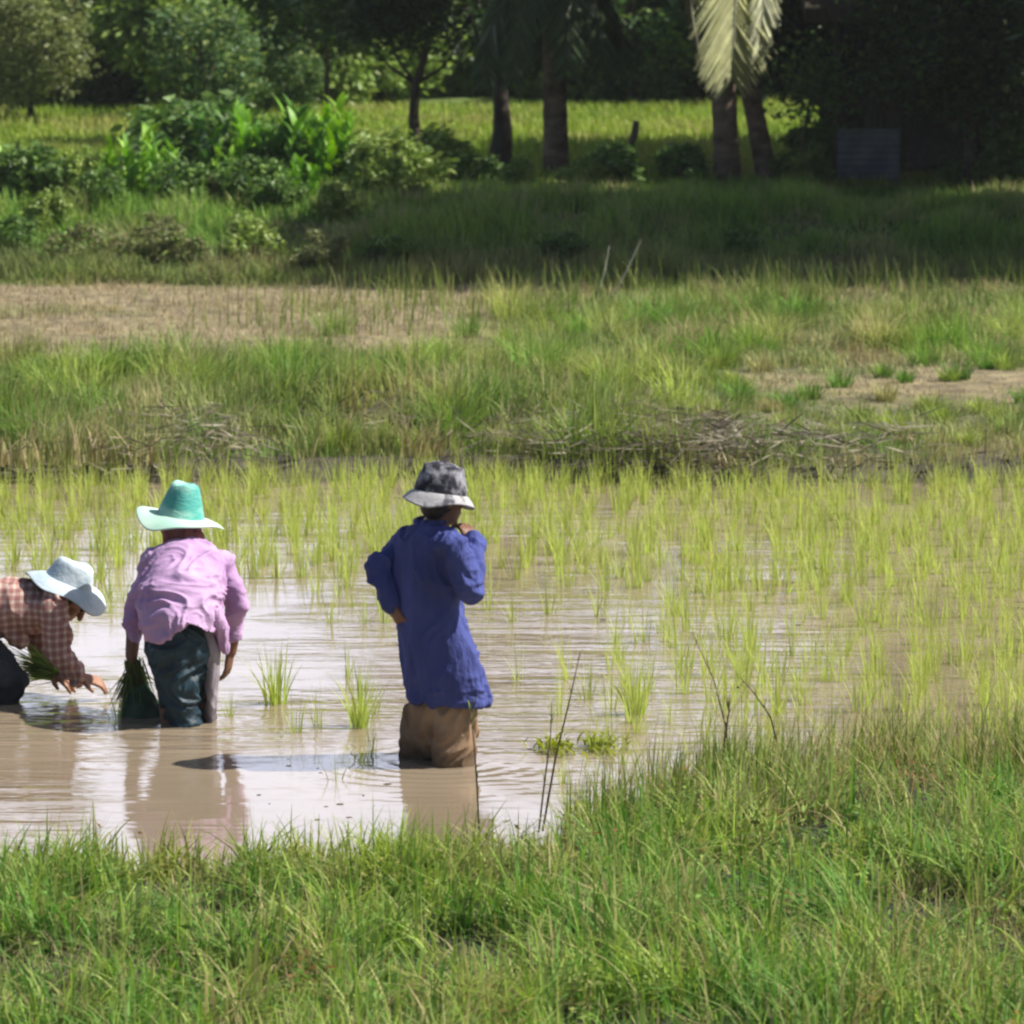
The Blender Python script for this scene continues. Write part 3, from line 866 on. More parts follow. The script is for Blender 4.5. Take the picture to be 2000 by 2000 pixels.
# dark middle tree with slender trunk
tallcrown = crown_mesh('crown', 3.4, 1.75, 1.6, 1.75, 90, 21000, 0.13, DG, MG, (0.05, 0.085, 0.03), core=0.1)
slender = trunk_mesh('trunk', 3.6, 0.085, (0.12, 0), 8, 0.35, flare=1.8)
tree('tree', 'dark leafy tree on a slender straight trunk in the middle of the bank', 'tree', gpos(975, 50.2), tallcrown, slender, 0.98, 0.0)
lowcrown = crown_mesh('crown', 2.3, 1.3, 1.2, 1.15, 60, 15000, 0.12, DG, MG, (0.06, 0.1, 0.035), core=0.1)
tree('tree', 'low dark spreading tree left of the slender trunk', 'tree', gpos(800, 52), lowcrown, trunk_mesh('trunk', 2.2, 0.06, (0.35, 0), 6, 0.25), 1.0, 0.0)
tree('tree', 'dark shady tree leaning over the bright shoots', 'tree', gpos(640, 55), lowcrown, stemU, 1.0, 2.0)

# tall trees right of the frame shading the bank, and the grove over the hut
shade = crown_mesh('crown', 5.6, 1.95, 1.9, 4.9, 300, 56000, 0.23, DG, MG, LG, core=0.0, spread=0.4, boxy=0.7)
shtr = trunk_mesh('trunk', 9.0, 0.2, (0.2, 0), 10, 0.2)
for i, (xx, yy, s, lab) in enumerate([
        (6.6, 43.6, 0.86, 'tall dense tree standing on the bank right of the hut'),
        (9.2, 43.9, 0.98, 'second tall dense tree further right along the bank'),
        (12.2, 43.8, 1.1, 'third and tallest dense tree farthest right along the bank')]):
    tree('tree', lab, 'tree', (xx, yy - 0.35, float(hz(np.array([xx]), np.array([yy]))[0])), shade, shtr, s, i * 1.3, 'tall trees shading the bank')
high = crown_mesh('crown', 5.0, 2.6, 2.4, 1.9, 200, 48000, 0.22, DG, MG, LG, core=0.0, spread=0.4, boxy=0.75)
tree('tree', 'high crowned tree just outside the right edge spreading over the bank', 'tree', (5.5, 43.7, 0.3), high, trunk_mesh('trunk', 5.5, 0.16, (0.1, 0), 9, 0.55), 1.0, 0.4, 'tall trees shading the bank')
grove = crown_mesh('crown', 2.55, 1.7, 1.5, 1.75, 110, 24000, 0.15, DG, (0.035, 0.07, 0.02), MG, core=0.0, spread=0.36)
grtr = trunk_mesh('trunk', 3.2, 0.11, (0.15, 0.1), 8, 0.3)
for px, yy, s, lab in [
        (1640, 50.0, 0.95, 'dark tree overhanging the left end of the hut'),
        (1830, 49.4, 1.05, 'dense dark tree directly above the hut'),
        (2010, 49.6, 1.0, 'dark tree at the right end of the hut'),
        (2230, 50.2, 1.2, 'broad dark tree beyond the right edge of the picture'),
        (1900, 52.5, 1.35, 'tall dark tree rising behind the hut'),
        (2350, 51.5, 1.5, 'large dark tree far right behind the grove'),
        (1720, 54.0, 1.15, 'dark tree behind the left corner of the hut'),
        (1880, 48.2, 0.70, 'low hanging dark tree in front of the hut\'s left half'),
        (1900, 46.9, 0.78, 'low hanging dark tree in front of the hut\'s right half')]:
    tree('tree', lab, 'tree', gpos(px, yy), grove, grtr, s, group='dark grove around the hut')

# ------------------------------------------------------------------ palms
def frond(vg, pts, n, ll, wd, col, hang=0.55, side=None, spread=1.0):
    """leaflets along a rachis given by control points"""
    P = np.array([tuple(p) for p in pts])
    s = np.linspace(0, len(P) - 1.001, n)
    i = s.astype(int); f = (s - i)[:, None]
    c = P[i] * (1 - f) + P[i + 1] * f
    d = P[i + 1] - P[i]; d /= np.linalg.norm(d, axis=1, keepdims=True)
    if side is None:
        sv = np.cross(d, np.array([0, 0, 1.0])); 
        bad = np.linalg.norm(sv, axis=1) < 0.25
        sv[bad] = np.array([1.0, 0, 0])
    else: sv = np.tile(np.array(side, float), (n, 1))
    sv /= np.linalg.norm(sv, axis=1, keepdims=True) + 1e-9
    t = s / (len(P) - 1)
    L = ll * (0.45 + 0.75 * np.sin(np.pi * np.clip(t * 0.9 + 0.12, 0, 1)))
    for sg in (-1, 1):
        v = d * 0.55 + sg * sv * 0.8 * spread + np.array([0, 0, -hang]) + rng.normal(0, 0.07, (n, 3))
        v /= np.linalg.norm(v, axis=1, keepdims=True)
        e = c + v * (L * rng.uniform(0.8, 1.15, n))[:, None]
        nrm = np.cross(v, sv) if side is None else np.array([[0.75, -0.55, 0.4]])
        vg.strip(c, e, wd, np.array(col) * rng.uniform(0.7, 1.3, (n, 1)), side=nrm + rng.normal(0, .3, (n, 3)))

def arc_frond(o, az, L, rise, droop, n=7):
    d = Vector((math.cos(az), math.sin(az), 0))
    return [Vector(o) + d * (L * math.sin(t * 1.25) / 0.95 * 0.62) + Vector((0, 0, rise * L * t - droop * L * t * t)) for t in np.linspace(0, 1, n)]

def palm_trunk(pts, rad, name='trunk'):
    n = 26
    P = [Vector(p) for p in pts]
    q, r = [], []
    for k in range(n + 1):
        s = k / n * (len(P) - 1); i = min(int(s), len(P) - 2); f = s - i
        q.append(P[i].lerp(P[i + 1], f))
        r.append((rad[i] * (1 - f) + rad[i + 1] * f) * (1 + 0.05 * (k % 2)))
    V_, F_ = tube(q, r, 14, 0.05)
    return qmesh(name, np.array([tuple(v) for v in V_]), F_, smooth=True)

def palm(label, base, topp, r0, r1, fronds, group, extra=None, bend=0.0, mid=None):
    e_ = empty('palm_tree', base, label, 'palm')
    if group: e_['group'] = group
    m1 = mid or (Vector(base).lerp(Vector(topp), 0.5) + Vector((bend, 0, 0)))
    link('trunk', palm_trunk([Vector(base) - Vector((0, 0, 0.1)), Vector(base) + (m1 - Vector(base)) * .25, m1, topp], [r0 * 1.12, r0, r0 * .93, r1]), M['palmbark'], e_)
    for pts, n, ll, wd, col, hang, side, spread in fronds:
        vg = Veg()
        frond(vg, pts, n, ll, wd, col, hang, side, spread)
        fo = link('frond', vg.mesh('frond'), M['leaf'], e_)
        V_, F_ = tube(pts, [0.022 - 0.016 * k / (len(pts) - 1) for k in range(len(pts))], 6)
        me = qmesh('rachis', np.array([tuple(v) for v in V_]), F_, smooth=True)
        link('rachis', me, M['palestick'] if side is not None else M['bark'], fo)
    return e_

GP = 'palms standing on the far bank'
# left one of the pair with the big pale hanging frond
b0 = gpos(1422, 47.4); t0 = at(1400, -330, 47.5)
fr = []
for az in np.linspace(1.1, 5.2, 7):
    L = rng.uniform(1.9, 2.4)
    fr.append((arc_frond(t0, az + rng.normal(0, .15), L, 0.6, 1.15), 70, 0.5, 0.03, (0.10, 0.15, 0.035), 0.6, None, 1.0))
fr.append(([t0, at(1432, -260, 47.1), at(1440, -120, 46.9), at(1436, 0, 46.85), at(1432, 85, 46.85), at(1428, 150, 46.9)], 190, 0.62, 0.036, (0.64, 0.65, 0.36), 0.7, (0.80, 0.60, 0), 1.3))
fr.append(([t0, at(1480, -260, 47.2), at(1500, -120, 47.1), at(1492, 0, 47.0), at(1482, 95, 47.0)], 110, 0.36, 0.036, (0.78, 0.80, 0.58), 0.8, (0.8, 0.6, 0), 0.9))
fr.append(([t0, at(1352, -260, 47.3), at(1338, -120, 47.3), at(1352, 30, 47.3), at(1374, 150, 47.25)], 70, 0.2, 0.03, (0.12, 0.11, 0.045), 1.4, (1, 0.2, 0), 0.6))
palm('palm with straight trunk and a big pale frond hanging down its front', b0, t0, 0.122, 0.105, fr, GP, bend=-0.02)
b1 = gpos(1503, 47.6); t1 = at(1400, -400, 48.4)
fr = [(arc_frond(t1, az, rng.uniform(1.7, 2.2), 0.6, 1.2), 60, 0.45, 0.03, (0.07, 0.11, 0.03), 0.6, None, 1.0) for az in np.linspace(1.2, 5.2, 5)]
palm('palm with leaning trunk right beside the straight palm', b1, t1, 0.10, 0.085, fr, GP, mid=at(1462, 160, 47.8))
b2 = gpos(1086, 49.3); t2 = at(1080, -60, 49.5)
fr = []
for az in np.linspace(0.1, 6.38, 13)[:-1]:
    fr.append((arc_frond(t2, az + rng.normal(0, .1), rng.uniform(1.05, 1.5), 0.55, 1.35), 90, 0.45, 0.034, (0.05, 0.09, 0.028), 0.7, None, 1.0))
palm('short palm with thick reddish trunk and a drooping dark green skirt of fronds', b2, t2, 0.125, 0.12, fr, None)

# ------------------------------------------------------------------ broad leaved shoots on the bank
def shoot_clump(label, px, Y, nshoot, hh, wdt, spread, cols, group='bright leafy shoots on the left of the bank', dark=0.0):
    b = gpos(px, Y)
    vg = Veg(); vs = Veg()
    for i in range(nshoot):
        a = random.random() * 6.28; r = spread * random.random() ** 0.6
        bx, by = b[0] + math.cos(a) * r, b[1] + math.sin(a) * r * 0.6
        H = hh * random.uniform(0.65, 1.1) * (1 - 0.25 * r / spread)
        ln = 0.18 * random.random()
        nl = 13
        tt = np.linspace(0.18, 1.0, nl)
        sx = bx + math.cos(a) * ln * tt ** 2 * H
        sy = by + math.sin(a) * ln * tt ** 2 * H
        base = np.stack([sx, sy, b[2] + H * tt * 0.86], -1)
        la = np.where(np.arange(nl) % 2, a, a + np.pi) + rng.normal(0, 0.7, nl)
        col = np.array(cols[random.randrange(len(cols))])
        vg.blades(base, H * 0.34 * rng.uniform(0.7, 1.1, nl), wdt * rng.uniform(0.7, 1.2, nl), la, np.interp(tt, [0, 1], [1.3, 0.55]) * rng.uniform(0.7, 1.2, nl), la + 1.57, col * rng.uniform(0.75, 1.25, (nl, 1)), 5, 'leaf')
        vs.blades([[bx, by, b[2]]], H * 0.95, 0.022, a, ln, a + 1.57, (0.12, 0.16, 0.05), 4)
        vs.blades([[bx, by, b[2]]], H * 0.95, 0.022, a, ln, a, (0.12, 0.16, 0.05), 4)
    e_ = empty('leafy_shrub', b, label, 'shrub', group)
    link('leaves', vg.mesh('leaves'), M['leaf'], e_)
    link('stems', vs.mesh('stems'), M['leaf'], e_)
BR = [(0.24, 0.45, 0.04), (0.18, 0.38, 0.04), (0.29, 0.50, 0.06)]
MD = [(0.10, 0.24, 0.04), (0.08, 0.18, 0.04), (0.13, 0.28, 0.045)]
shoot_clump('low fan of bright yellow green shoots left of the tall clump', 268, 45.2, 22, 0.74, 0.06, 0.42, BR)
shoot_clump('tallest clump of bright green shoots in the left thicket', 500, 45.9, 36, 1.02, 0.08, 0.55, BR + MD)
shoot_clump('right hand part of the bright green shoots, slightly lower and bluer', 640, 46.0, 34, 0.92, 0.075, 0.5, BR + MD[:1])
shoot_clump('short bright shoots at the foot of the tall clump', 590, 44.6, 9, 0.55, 0.05, 0.18, BR)
shoot_clump('narrow bright shoot standing between the low fan and the tall clump', 445, 45.2, 5, 0.66, 0.06, 0.1, BR)
shoot_clump('bright shoots at the left edge of the thicket', 8, 45.5, 14, 0.6, 0.05, 0.5, BR)

herb = [crown_mesh('foliage', 0.28, 0.42, 0.32, 0.30, 22, 2600, 0.075, LG, YG, YG, spread=0.4), crown_mesh('foliage', 0.33, 0.38, 0.3, 0.36, 20, 2600, 0.09, (0.07, 0.15, 0.04), LG, LG, spread=0.4),
        crown_mesh('foliage', 0.25, 0.4, 0.3, 0.26, 20, 2400, 0.06, (0.18, 0.19, 0.08), (0.26, 0.27, 0.10), LG, spread=0.4)]
hst = trunk_mesh('stems', 0.35, 0.014, (0.03, 0), 5, 0.1)
GH = 'small bushes scattered over the far bank'
hb = [(60, 44.9, 1, 1.0, 'dark rounded bush left of the low bright fan'), (150, 45.0, 0, 0.9, 'leafy bush beside the low bright fan'), (200, 44.3, 1, 0.7, 'dark bush under the low bright fan'),
      (350, 44.7, 1, 0.8, 'dark bush in the gap between the fan and the tall clump'), (395, 45.0, 2, 0.75, 'brownish bush in front of the tall clump'), (490, 44.8, 1, 0.85, 'darkest bush beneath the tall bright clump'),
      (540, 44.3, 1, 0.6, 'dark low bush right below the tall clump'), (720, 45.4, 0, 1.1, 'mid green bush at the right end of the thicket'), (770, 45.8, 0, 1.1, 'round green bush right of the thicket'),
      (650, 44.0, 0, 0.6, 'low green bush below the right end of the thicket'), (420, 46.9, 1, 1.6, 'tall dark bush half hidden behind the tall clump'), (350, 47.0, 1, 1.5, 'tall shaded bush left behind the tall clump'),
      (860, 48.2, 0, 1.0, 'bush at the foot of the low dark tree'), (930, 47.9, 1, 0.6, 'small bush left of the slender trunk\'s foot'), (1015, 47.2, 0, 0.6, 'pale leafy bush just right of the slender trunk'),
      (1140, 47.0, 0, 0.6, 'green bush at the foot of the short palm'), (1200, 47.2, 1, 0.8, 'low bush under the wooden post'), (1335, 47.6, 1, 0.75, 'upright dark bush left of the palm pair'), (1362, 47.0, 1, 0.4, 'low dark bush against the straight palm\'s foot'),
      (1552, 47.6, 1, 0.6, 'bush just right of the leaning palm'), (1585, 47.3, 0, 0.7, 'sunlit bush beside the corrugated panel'), (1600, 48.6, 1, 1.0, 'taller bush at the corner of the hut'),
      (20, 42.6, 1, 0.7, 'dark bush at the foot of the bank on the left edge'), (170, 42.3, 2, 0.9, 'brownish herb tuft at the foot of the bank'), (330, 42.2, 2, 0.9, 'dry herb tuft left of the middle at the foot of the bank'),
      (480, 42.3, 0, 0.8, 'green herb tuft at the foot of the bank'), (620, 42.1, 2, 0.8, 'reddish dry tuft where the tree shadow begins'), (100, 43.4, 0, 0.7, 'green bush halfway up the bank on the left'),
      (300, 43.2, 2, 0.6, 'dull olive bush halfway up the bank'), (760, 42.4, 1, 0.5, 'bush at the tip of the tree shadow'), (1100, 42.5, 1, 0.5, 'shaded bush near the two pale sticks'), (1880, 47.0, 1, 0.55, 'dark bush against the lean-to roof of the hut'), (1985, 47.0, 1, 1.4, 'dark bush at the right edge in front of the hut'), (1450, 42.7, 1, 0.5, 'shaded bush low on the bank below the palms')]
for px, Y, k_, s, lab in hb:
    tree('bush', lab, 'bush', gpos(px, Y), herb[k_], hst, s, group=GH)

# thin sapling by the hut, leaning post, sticks
p0, p1, p2 = at(1562, 345, 47.2), at(1572, 250, 47.25), at(1590, 160, 47.3)
e_ = empty('sapling', p0, 'thin crooked sapling leaning between the palms and the hut', 'sapling')
V_, F_ = tube([p0 - Vector((0, 0, 0.2)), p1, p2], [0.025, 0.018, 0.012], 8, 0.2)
link('trunk', qmesh('trunk', np.array([tuple(v) for v in V_]), F_, smooth=True), M['bark'], e_)
vg = Veg(); P = np.array([tuple(p2)]) + rng.normal(0, 1, (700, 3)) * np.array([0.2, 0.15, 0.22]); vg.leaves(P, 0.09, np.array(MG) * rng.uniform(.6, 1.4, (700, 1)))
link('crown', vg.mesh('crown'), M['leaf'], e_)

p0, p1, p2 = at(1228, 350, 48.2), at(1230, 290, 48.2), at(1243, 236, 48.2)
V_, F_ = tube([p0 - Vector((0, 0, 0.15)), p0, p1, at(1239, 262, 48.2), p2], [0.035, 0.032, 0.03, 0.038, 0.03], 9, 0.25)
tag(link('wooden_post', qmesh('wooden_post', np.array([tuple(v) for v in V_]), F_, smooth=False), M['wood']), 'dark weathered wooden post leaning right in front of the pasture', 'post')

for (a_, b_), lab in (((on(1163, 590, 0.12), at(1190, 480, 39.6)), 'shorter bleached stick leaning right at the edge of the shadow'),
                      ((on(1190, 590, 0.12), at(1252, 468, 39.6)), 'longer bleached stick leaning furthest right before the shadow')):
    V_, F_ = tube([a_, a_.lerp(b_, .5) + Vector((0.012, 0, 0)), b_], [0.009, 0.006, 0.004], 6, 0.2)
    tag(link('stick', qmesh('stick', np.array([tuple(v) for v in V_]), F_), M['palestick']), lab, 'stick')

# ------------------------------------------------------------------ hut in the shade
def boxmesh(name, c, s, rot=None):
    cx, cy, cz = c; a, b, d = s[0] / 2, s[1] / 2, s[2] / 2
    V_ = [Vector((i * a, j * b, k * d)) for i in (-1, 1) for j in (-1, 1) for k in (-1, 1)]
    if rot is not None: V_ = [rot @ v for v in V_]
    V_ = [tuple(v + Vector(c)) for v in V_]
    return qmesh(name, np.array(V_), [(0, 1, 3, 2), (4, 6, 7, 5), (0, 4, 5, 1), (2, 3, 7, 6), (0, 2, 6, 4), (1, 5, 7, 3)])
hb0 = gpos(1800, 48.6)
hut = empty('hut', hb0, 'low thatched hut with a grey blue corrugated panel in deep shade at the right', 'hut')
zb = 0.45
for px, Y in ((1632, 48.0), (1700, 48.05), (1738, 48.05), (1900, 48.1), (1640, 50.0), (2080, 48.1), (2080, 50.0)):
    x_ = at(px, 300, Y).x
    V_, F_ = tube([(x_, Y, zb - 0.1), (x_ + 0.01, Y, zb + 0.9), (x_, Y, zb + 1.75)], [0.035, 0.032, 0.03], 8, 0.2)
    link('post', qmesh('post', np.array([tuple(v) for v in V_]), F_, smooth=True), M['wood'], hut)
xa, xb = at(1636, 300, 47.9).x, at(1757, 300, 47.9).x
nn = 61
zc = np.linspace(zb - 0.05, zb + 0.62, nn)
V_ = []
for zz, i in zip(zc, range(nn)):
    dy = 0.012 * math.sin(i * 2 * math.pi / 6)
    V_ += [(xa, 47.9 + dy, zz), (xb, 47.9 + dy, zz)]
for zz, i in zip(zc, range(nn)):
    dy = 0.012 * math.sin(i * 2 * math.pi / 6) + 0.006
    V_ += [(xa, 47.9 + dy, zz), (xb, 47.9 + dy, zz)]
F_ = [(2 * i, 2 * i + 1, 2 * i + 3, 2 * i + 2) for i in range(nn - 1)] + [(2 * nn + 2 * i + 2, 2 * nn + 2 * i + 3, 2 * nn + 2 * i + 1, 2 * nn + 2 * i) for i in range(nn - 1)]
F_ += [(0, 2 * nn, 2 * nn + 1, 1), (2 * nn - 2, 2 * nn - 1, 4 * nn - 1, 4 * nn - 2)]
link('corrugated_panel', qmesh('corrugated_panel', np.array(V_), F_), M['sheet'], hut)
link('back_wall', boxmesh('back_wall', (4.35, 50.05, zb + 0.75), (2.4, 0.05, 1.7)), M['wood'], hut)
link('roof', boxmesh('roof', (4.35, 49.1, zb + 2.1), (3.0, 3.0, 0.14), Matrix.Rotation(R(14), 3, 'X')), M['thatch'], hut)
link('lean_to_roof', boxmesh('lean_to_roof', (4.75, 48.2, zb + 0.66), (1.8, 1.1, 0.06), Matrix.Rotation(R(-5), 3, 'Y') @ Matrix.Rotation(R(40), 3, 'X')), M['thatch'], hut)

# ------------------------------------------------------------------ people
def cap(p, q, r1, r2, n=16, sq=1.0, ref=None):
    """tapered capsule between two points"""
    p, q = Vector(p), Vector(q)
    d = q - p
    L = d.length
    d = d / L
    ref = Vector(ref) if ref is not None else (Vector((0, 1, 0)) if abs(d.y) < 0.9 else Vector((1, 0, 0)))
    a = d.cross(ref).normalized(); b = d.cross(a).normalized()
    V_, F_ = [], []
    st = []
    for k in range(5):
        th = math.pi / 2 * k / 5
        st.append((p - d * r1 * math.cos(th), r1 * math.sin(th) + 1e-4))
    st.append((p, r1)); st.append((p.lerp(q, 0.5), (r1 + r2) / 2)); st.append((q, r2))
    for k in range(4, -1, -1):
        th = math.pi / 2 * k / 5
        st.append((q + d * r2 * math.cos(th), r2 * math.sin(th) + 1e-4))
    for c, r in st:
        for i in range(n):
            t_ = 2 * math.pi * i / n
            V_.append(c + a * r * math.cos(t_) + b * r * sq * math.sin(t_))
    for j in range(len(st) - 1):
        for i in range(n):
            F_.append((j * n + i, j * n + (i + 1) % n, (j + 1) * n + (i + 1) % n, (j + 1) * n + i))
    F_.append(tuple(range(n - 1, -1, -1))); F_.append(tuple((len(st) - 1) * n + i for i in range(n)))
    return V_, F_

def loft(st, n=36):
    """stations (centre, a, b): closed elliptical loft, a and b are vectors"""
    V_, F_ = [], []
    for c, a, b in st:
        for i in range(n):
            t_ = 2 * math.pi * i / n
            V_.append(Vector(c) + Vector(a) * math.cos(t_) + Vector(b) * math.sin(t_))
    for j in range(len(st) - 1):
        for i in range(n):
            F_.append((j * n + i, j * n + (i + 1) % n, (j + 1) * n + (i + 1) % n, (j + 1) * n + i))
    F_.append(tuple(range(n - 1, -1, -1))); F_.append(tuple((len(st) - 1) * n + i for i in range(n)))
    return V_, F_

def ell(c, ax):
    """ellipsoid from three axis vectors"""
    V_, F_ = [], []
    m, n = 12, 20
    for j in range(1, m):
        ph = math.pi * j / m
        for i in range(n):
            t_ = 2 * math.pi * i / n
            V_.append(Vector(c) + ax[0] * math.sin(ph) * math.cos(t_) + ax[1] * math.sin(ph) * math.sin(t_) + ax[2] * math.cos(ph))
    for j in range(m - 2):
        for i in range(n):
            F_.append((j * n + i, (j + 1) * n + i, (j + 1) * n + (i + 1) % n, j * n + (i + 1) % n))
    F_.append(tuple(range(n))); F_.append(tuple((m - 2) * n + i for i in range(n - 1, -1, -1)))
    return V_, F_

def solid(name, pieces, voxel=0.006, smooth=4):
    import bmesh
    V_, F_ = merge(pieces)
    me = bpy.data.meshes.new('tmp')
    me.from_pydata([tuple(v) for v in V_], [], F_)
    bm = bmesh.new(); bm.from_mesh(me)
    # every piece outward facing
    bmesh.ops.recalc_face_normals(bm, faces=bm.faces[:])
    bm.to_mesh(me); bm.free()
    o = bpy.data.objects.new('tmp', me)
    C.objects.link(o)
    r = o.modifiers.new('r', 'REMESH'); r.mode = 'VOXEL'; r.voxel_size = voxel; r.adaptivity = 0
    if smooth:
        s = o.modifiers.new('s', 'SMOOTH'); s.factor = 0.5; s.iterations = smooth
    dg = bpy.context.evaluated_depsgraph_get()
    out = bpy.data.meshes.new_from_object(o.evaluated_get(dg))
    out.name = name
    bpy.data.objects.remove(o)
    out.polygons.foreach_set('use_smooth', np.ones(len(out.polygons), dtype=bool))
    return out

def folds(me, amp, fx, fy, fz, warp=0.6, ridge=True, mask=None, seed=0.0):
    n = len(me.vertices)
    co_ = np.empty(n * 3); me.vertices.foreach_get('co', co_); co_ = co_.reshape(-1, 3)
    no_ = np.empty(n * 3); me.vertices.foreach_get('normal', no_); no_ = no_.reshape(-1, 3)
    wq = warp * (vn3(co_[:, 0] * 6 + seed, co_[:, 1] * 6, co_[:, 2] * 6) - 0.5) * 3
    v = vn3(co_[:, 0] * fx + wq + seed, co_[:, 1] * fy + wq, co_[:, 2] * fz + wq)
    v2 = vn3(co_[:, 0] * fx * 2.1 + wq * 2, co_[:, 1] * fy * 2.1 + seed, co_[:, 2] * fz * 2.1 + wq)
    v = (1 - np.abs(2 * v - 1)) ** 2.2 * 1.25 if ridge else v
    v2 = (1 - np.abs(2 * v2 - 1)) ** 2.2 * 1.25 if ridge else v2
    h = amp * ((v - 0.5) * 2 + 0.5 * (v2 - 0.5) * 2)
    if mask is not None: h = h * mask(co_)
    me.vertices.foreach_set('co', (co_ + no_ * h[:, None]).ravel())
    me.update()
    return me

def hand(wrist, d, up, L=0.17, curl=0.6, side=1):
    """palm, four fingers of different lengths and a thumb; d = finger direction, up = back of the hand"""
    d = Vector(d).normalized(); up = Vector(up).normalized()
    s = d.cross(up).normalized() * side
    up = s.cross(d).normalized() * (1 if s.cross(d).dot(up) > 0 else -1)
    w_ = Vector(wrist)
    P_ = [loft([(w_ - d * 0.02, s * 0.026, up * 0.02), (w_ + d * 0.02, s * 0.032, up * 0.017), (w_ + d * L * 0.35, s * 0.041, up * 0.015), (w_ + d * L * 0.5, s * 0.040, up * 0.012)], 16)]
    for i, (o_, fl) in enumerate(((0.031, 0.40), (0.011, 0.46), (-0.010, 0.43), (-0.030, 0.34))):
        b_ = w_ + d * L * 0.48 + s * o_
        sp = s * (o_ * 0.9)
        d1 = (d + sp * 2 - up * curl * 0.5).normalized()
        d2 = (d1 - up * curl * 1.1).normalized()
        d3 = (d2 - up * curl * 1.0).normalized()
        l = fl * L
        j1 = b_ + d1 * l * 0.45; j2 = j1 + d2 * l * 0.33; j3 = j2 + d3 * l * 0.25
        P_ += [cap(b_, j1, 0.0098, 0.009, 8), cap(j1, j2, 0.009, 0.0082, 8), cap(j2, j3, 0.0082, 0.007, 8)]
    t0_ = w_ + d * L * 0.16 + s * 0.028
    t1_ = t0_ + (d * 0.6 + s * 0.75 - up * 0.25).normalized() * L * 0.2
    t2_ = t1_ + (d * 0.85 + s * 0.2 - up * 0.5).normalized() * L * 0.18
    P_ += [cap(t0_, t1_, 0.014, 0.0115, 8), cap(t1_, t2_, 0.0115, 0.0085, 8)]
    return P_

def head(c, f, u):
    """c centre, f face direction, u up of the head; returns pieces, eye and mouth positions"""
    f = Vector(f).normalized(); u = (Vector(u) - f * Vector(u).dot(f)).normalized(); s = f.cross(u)
    c = Vector(c)
    P_ = [ell(c + u * 0.02 - f * 0.008, [s * 0.076, f * 0.095, u * 0.092]), ell(c + f * 0.022 - u * 0.045, [s * 0.056, f * 0.066, u * 0.072]),
          ell(c + f * 0.058 - u * 0.092, [s * 0.026, f * 0.022, u * 0.02]),
          cap(c + f * 0.088 + u * 0.012, c + f * 0.104 - u * 0.024, 0.008, 0.013, 10),
          ell(c + f * 0.080 - u * 0.058, [s * 0.025, f * 0.010, u * 0.008]),
          ell(c + f * 0.080 + u * 0.028, [s * 0.046, f * 0.010, u * 0.009])]
    for g_ in (-1, 1):
        P_.append(ell(c + s * 0.078 * g_ - f * 0.008 - u * 0.008, [s * 0.009, f * 0.018, u * 0.031]))
        P_.append(ell(c + s * 0.034 * g_ + f * 0.062 - u * 0.022, [s * 0.022, f * 0.022, u * 0.02]))
    eyes = [c + s * 0.031 * g_ + f * 0.084 + u * 0.010 for g_ in (-1, 1)]
    return P_, eyes, s

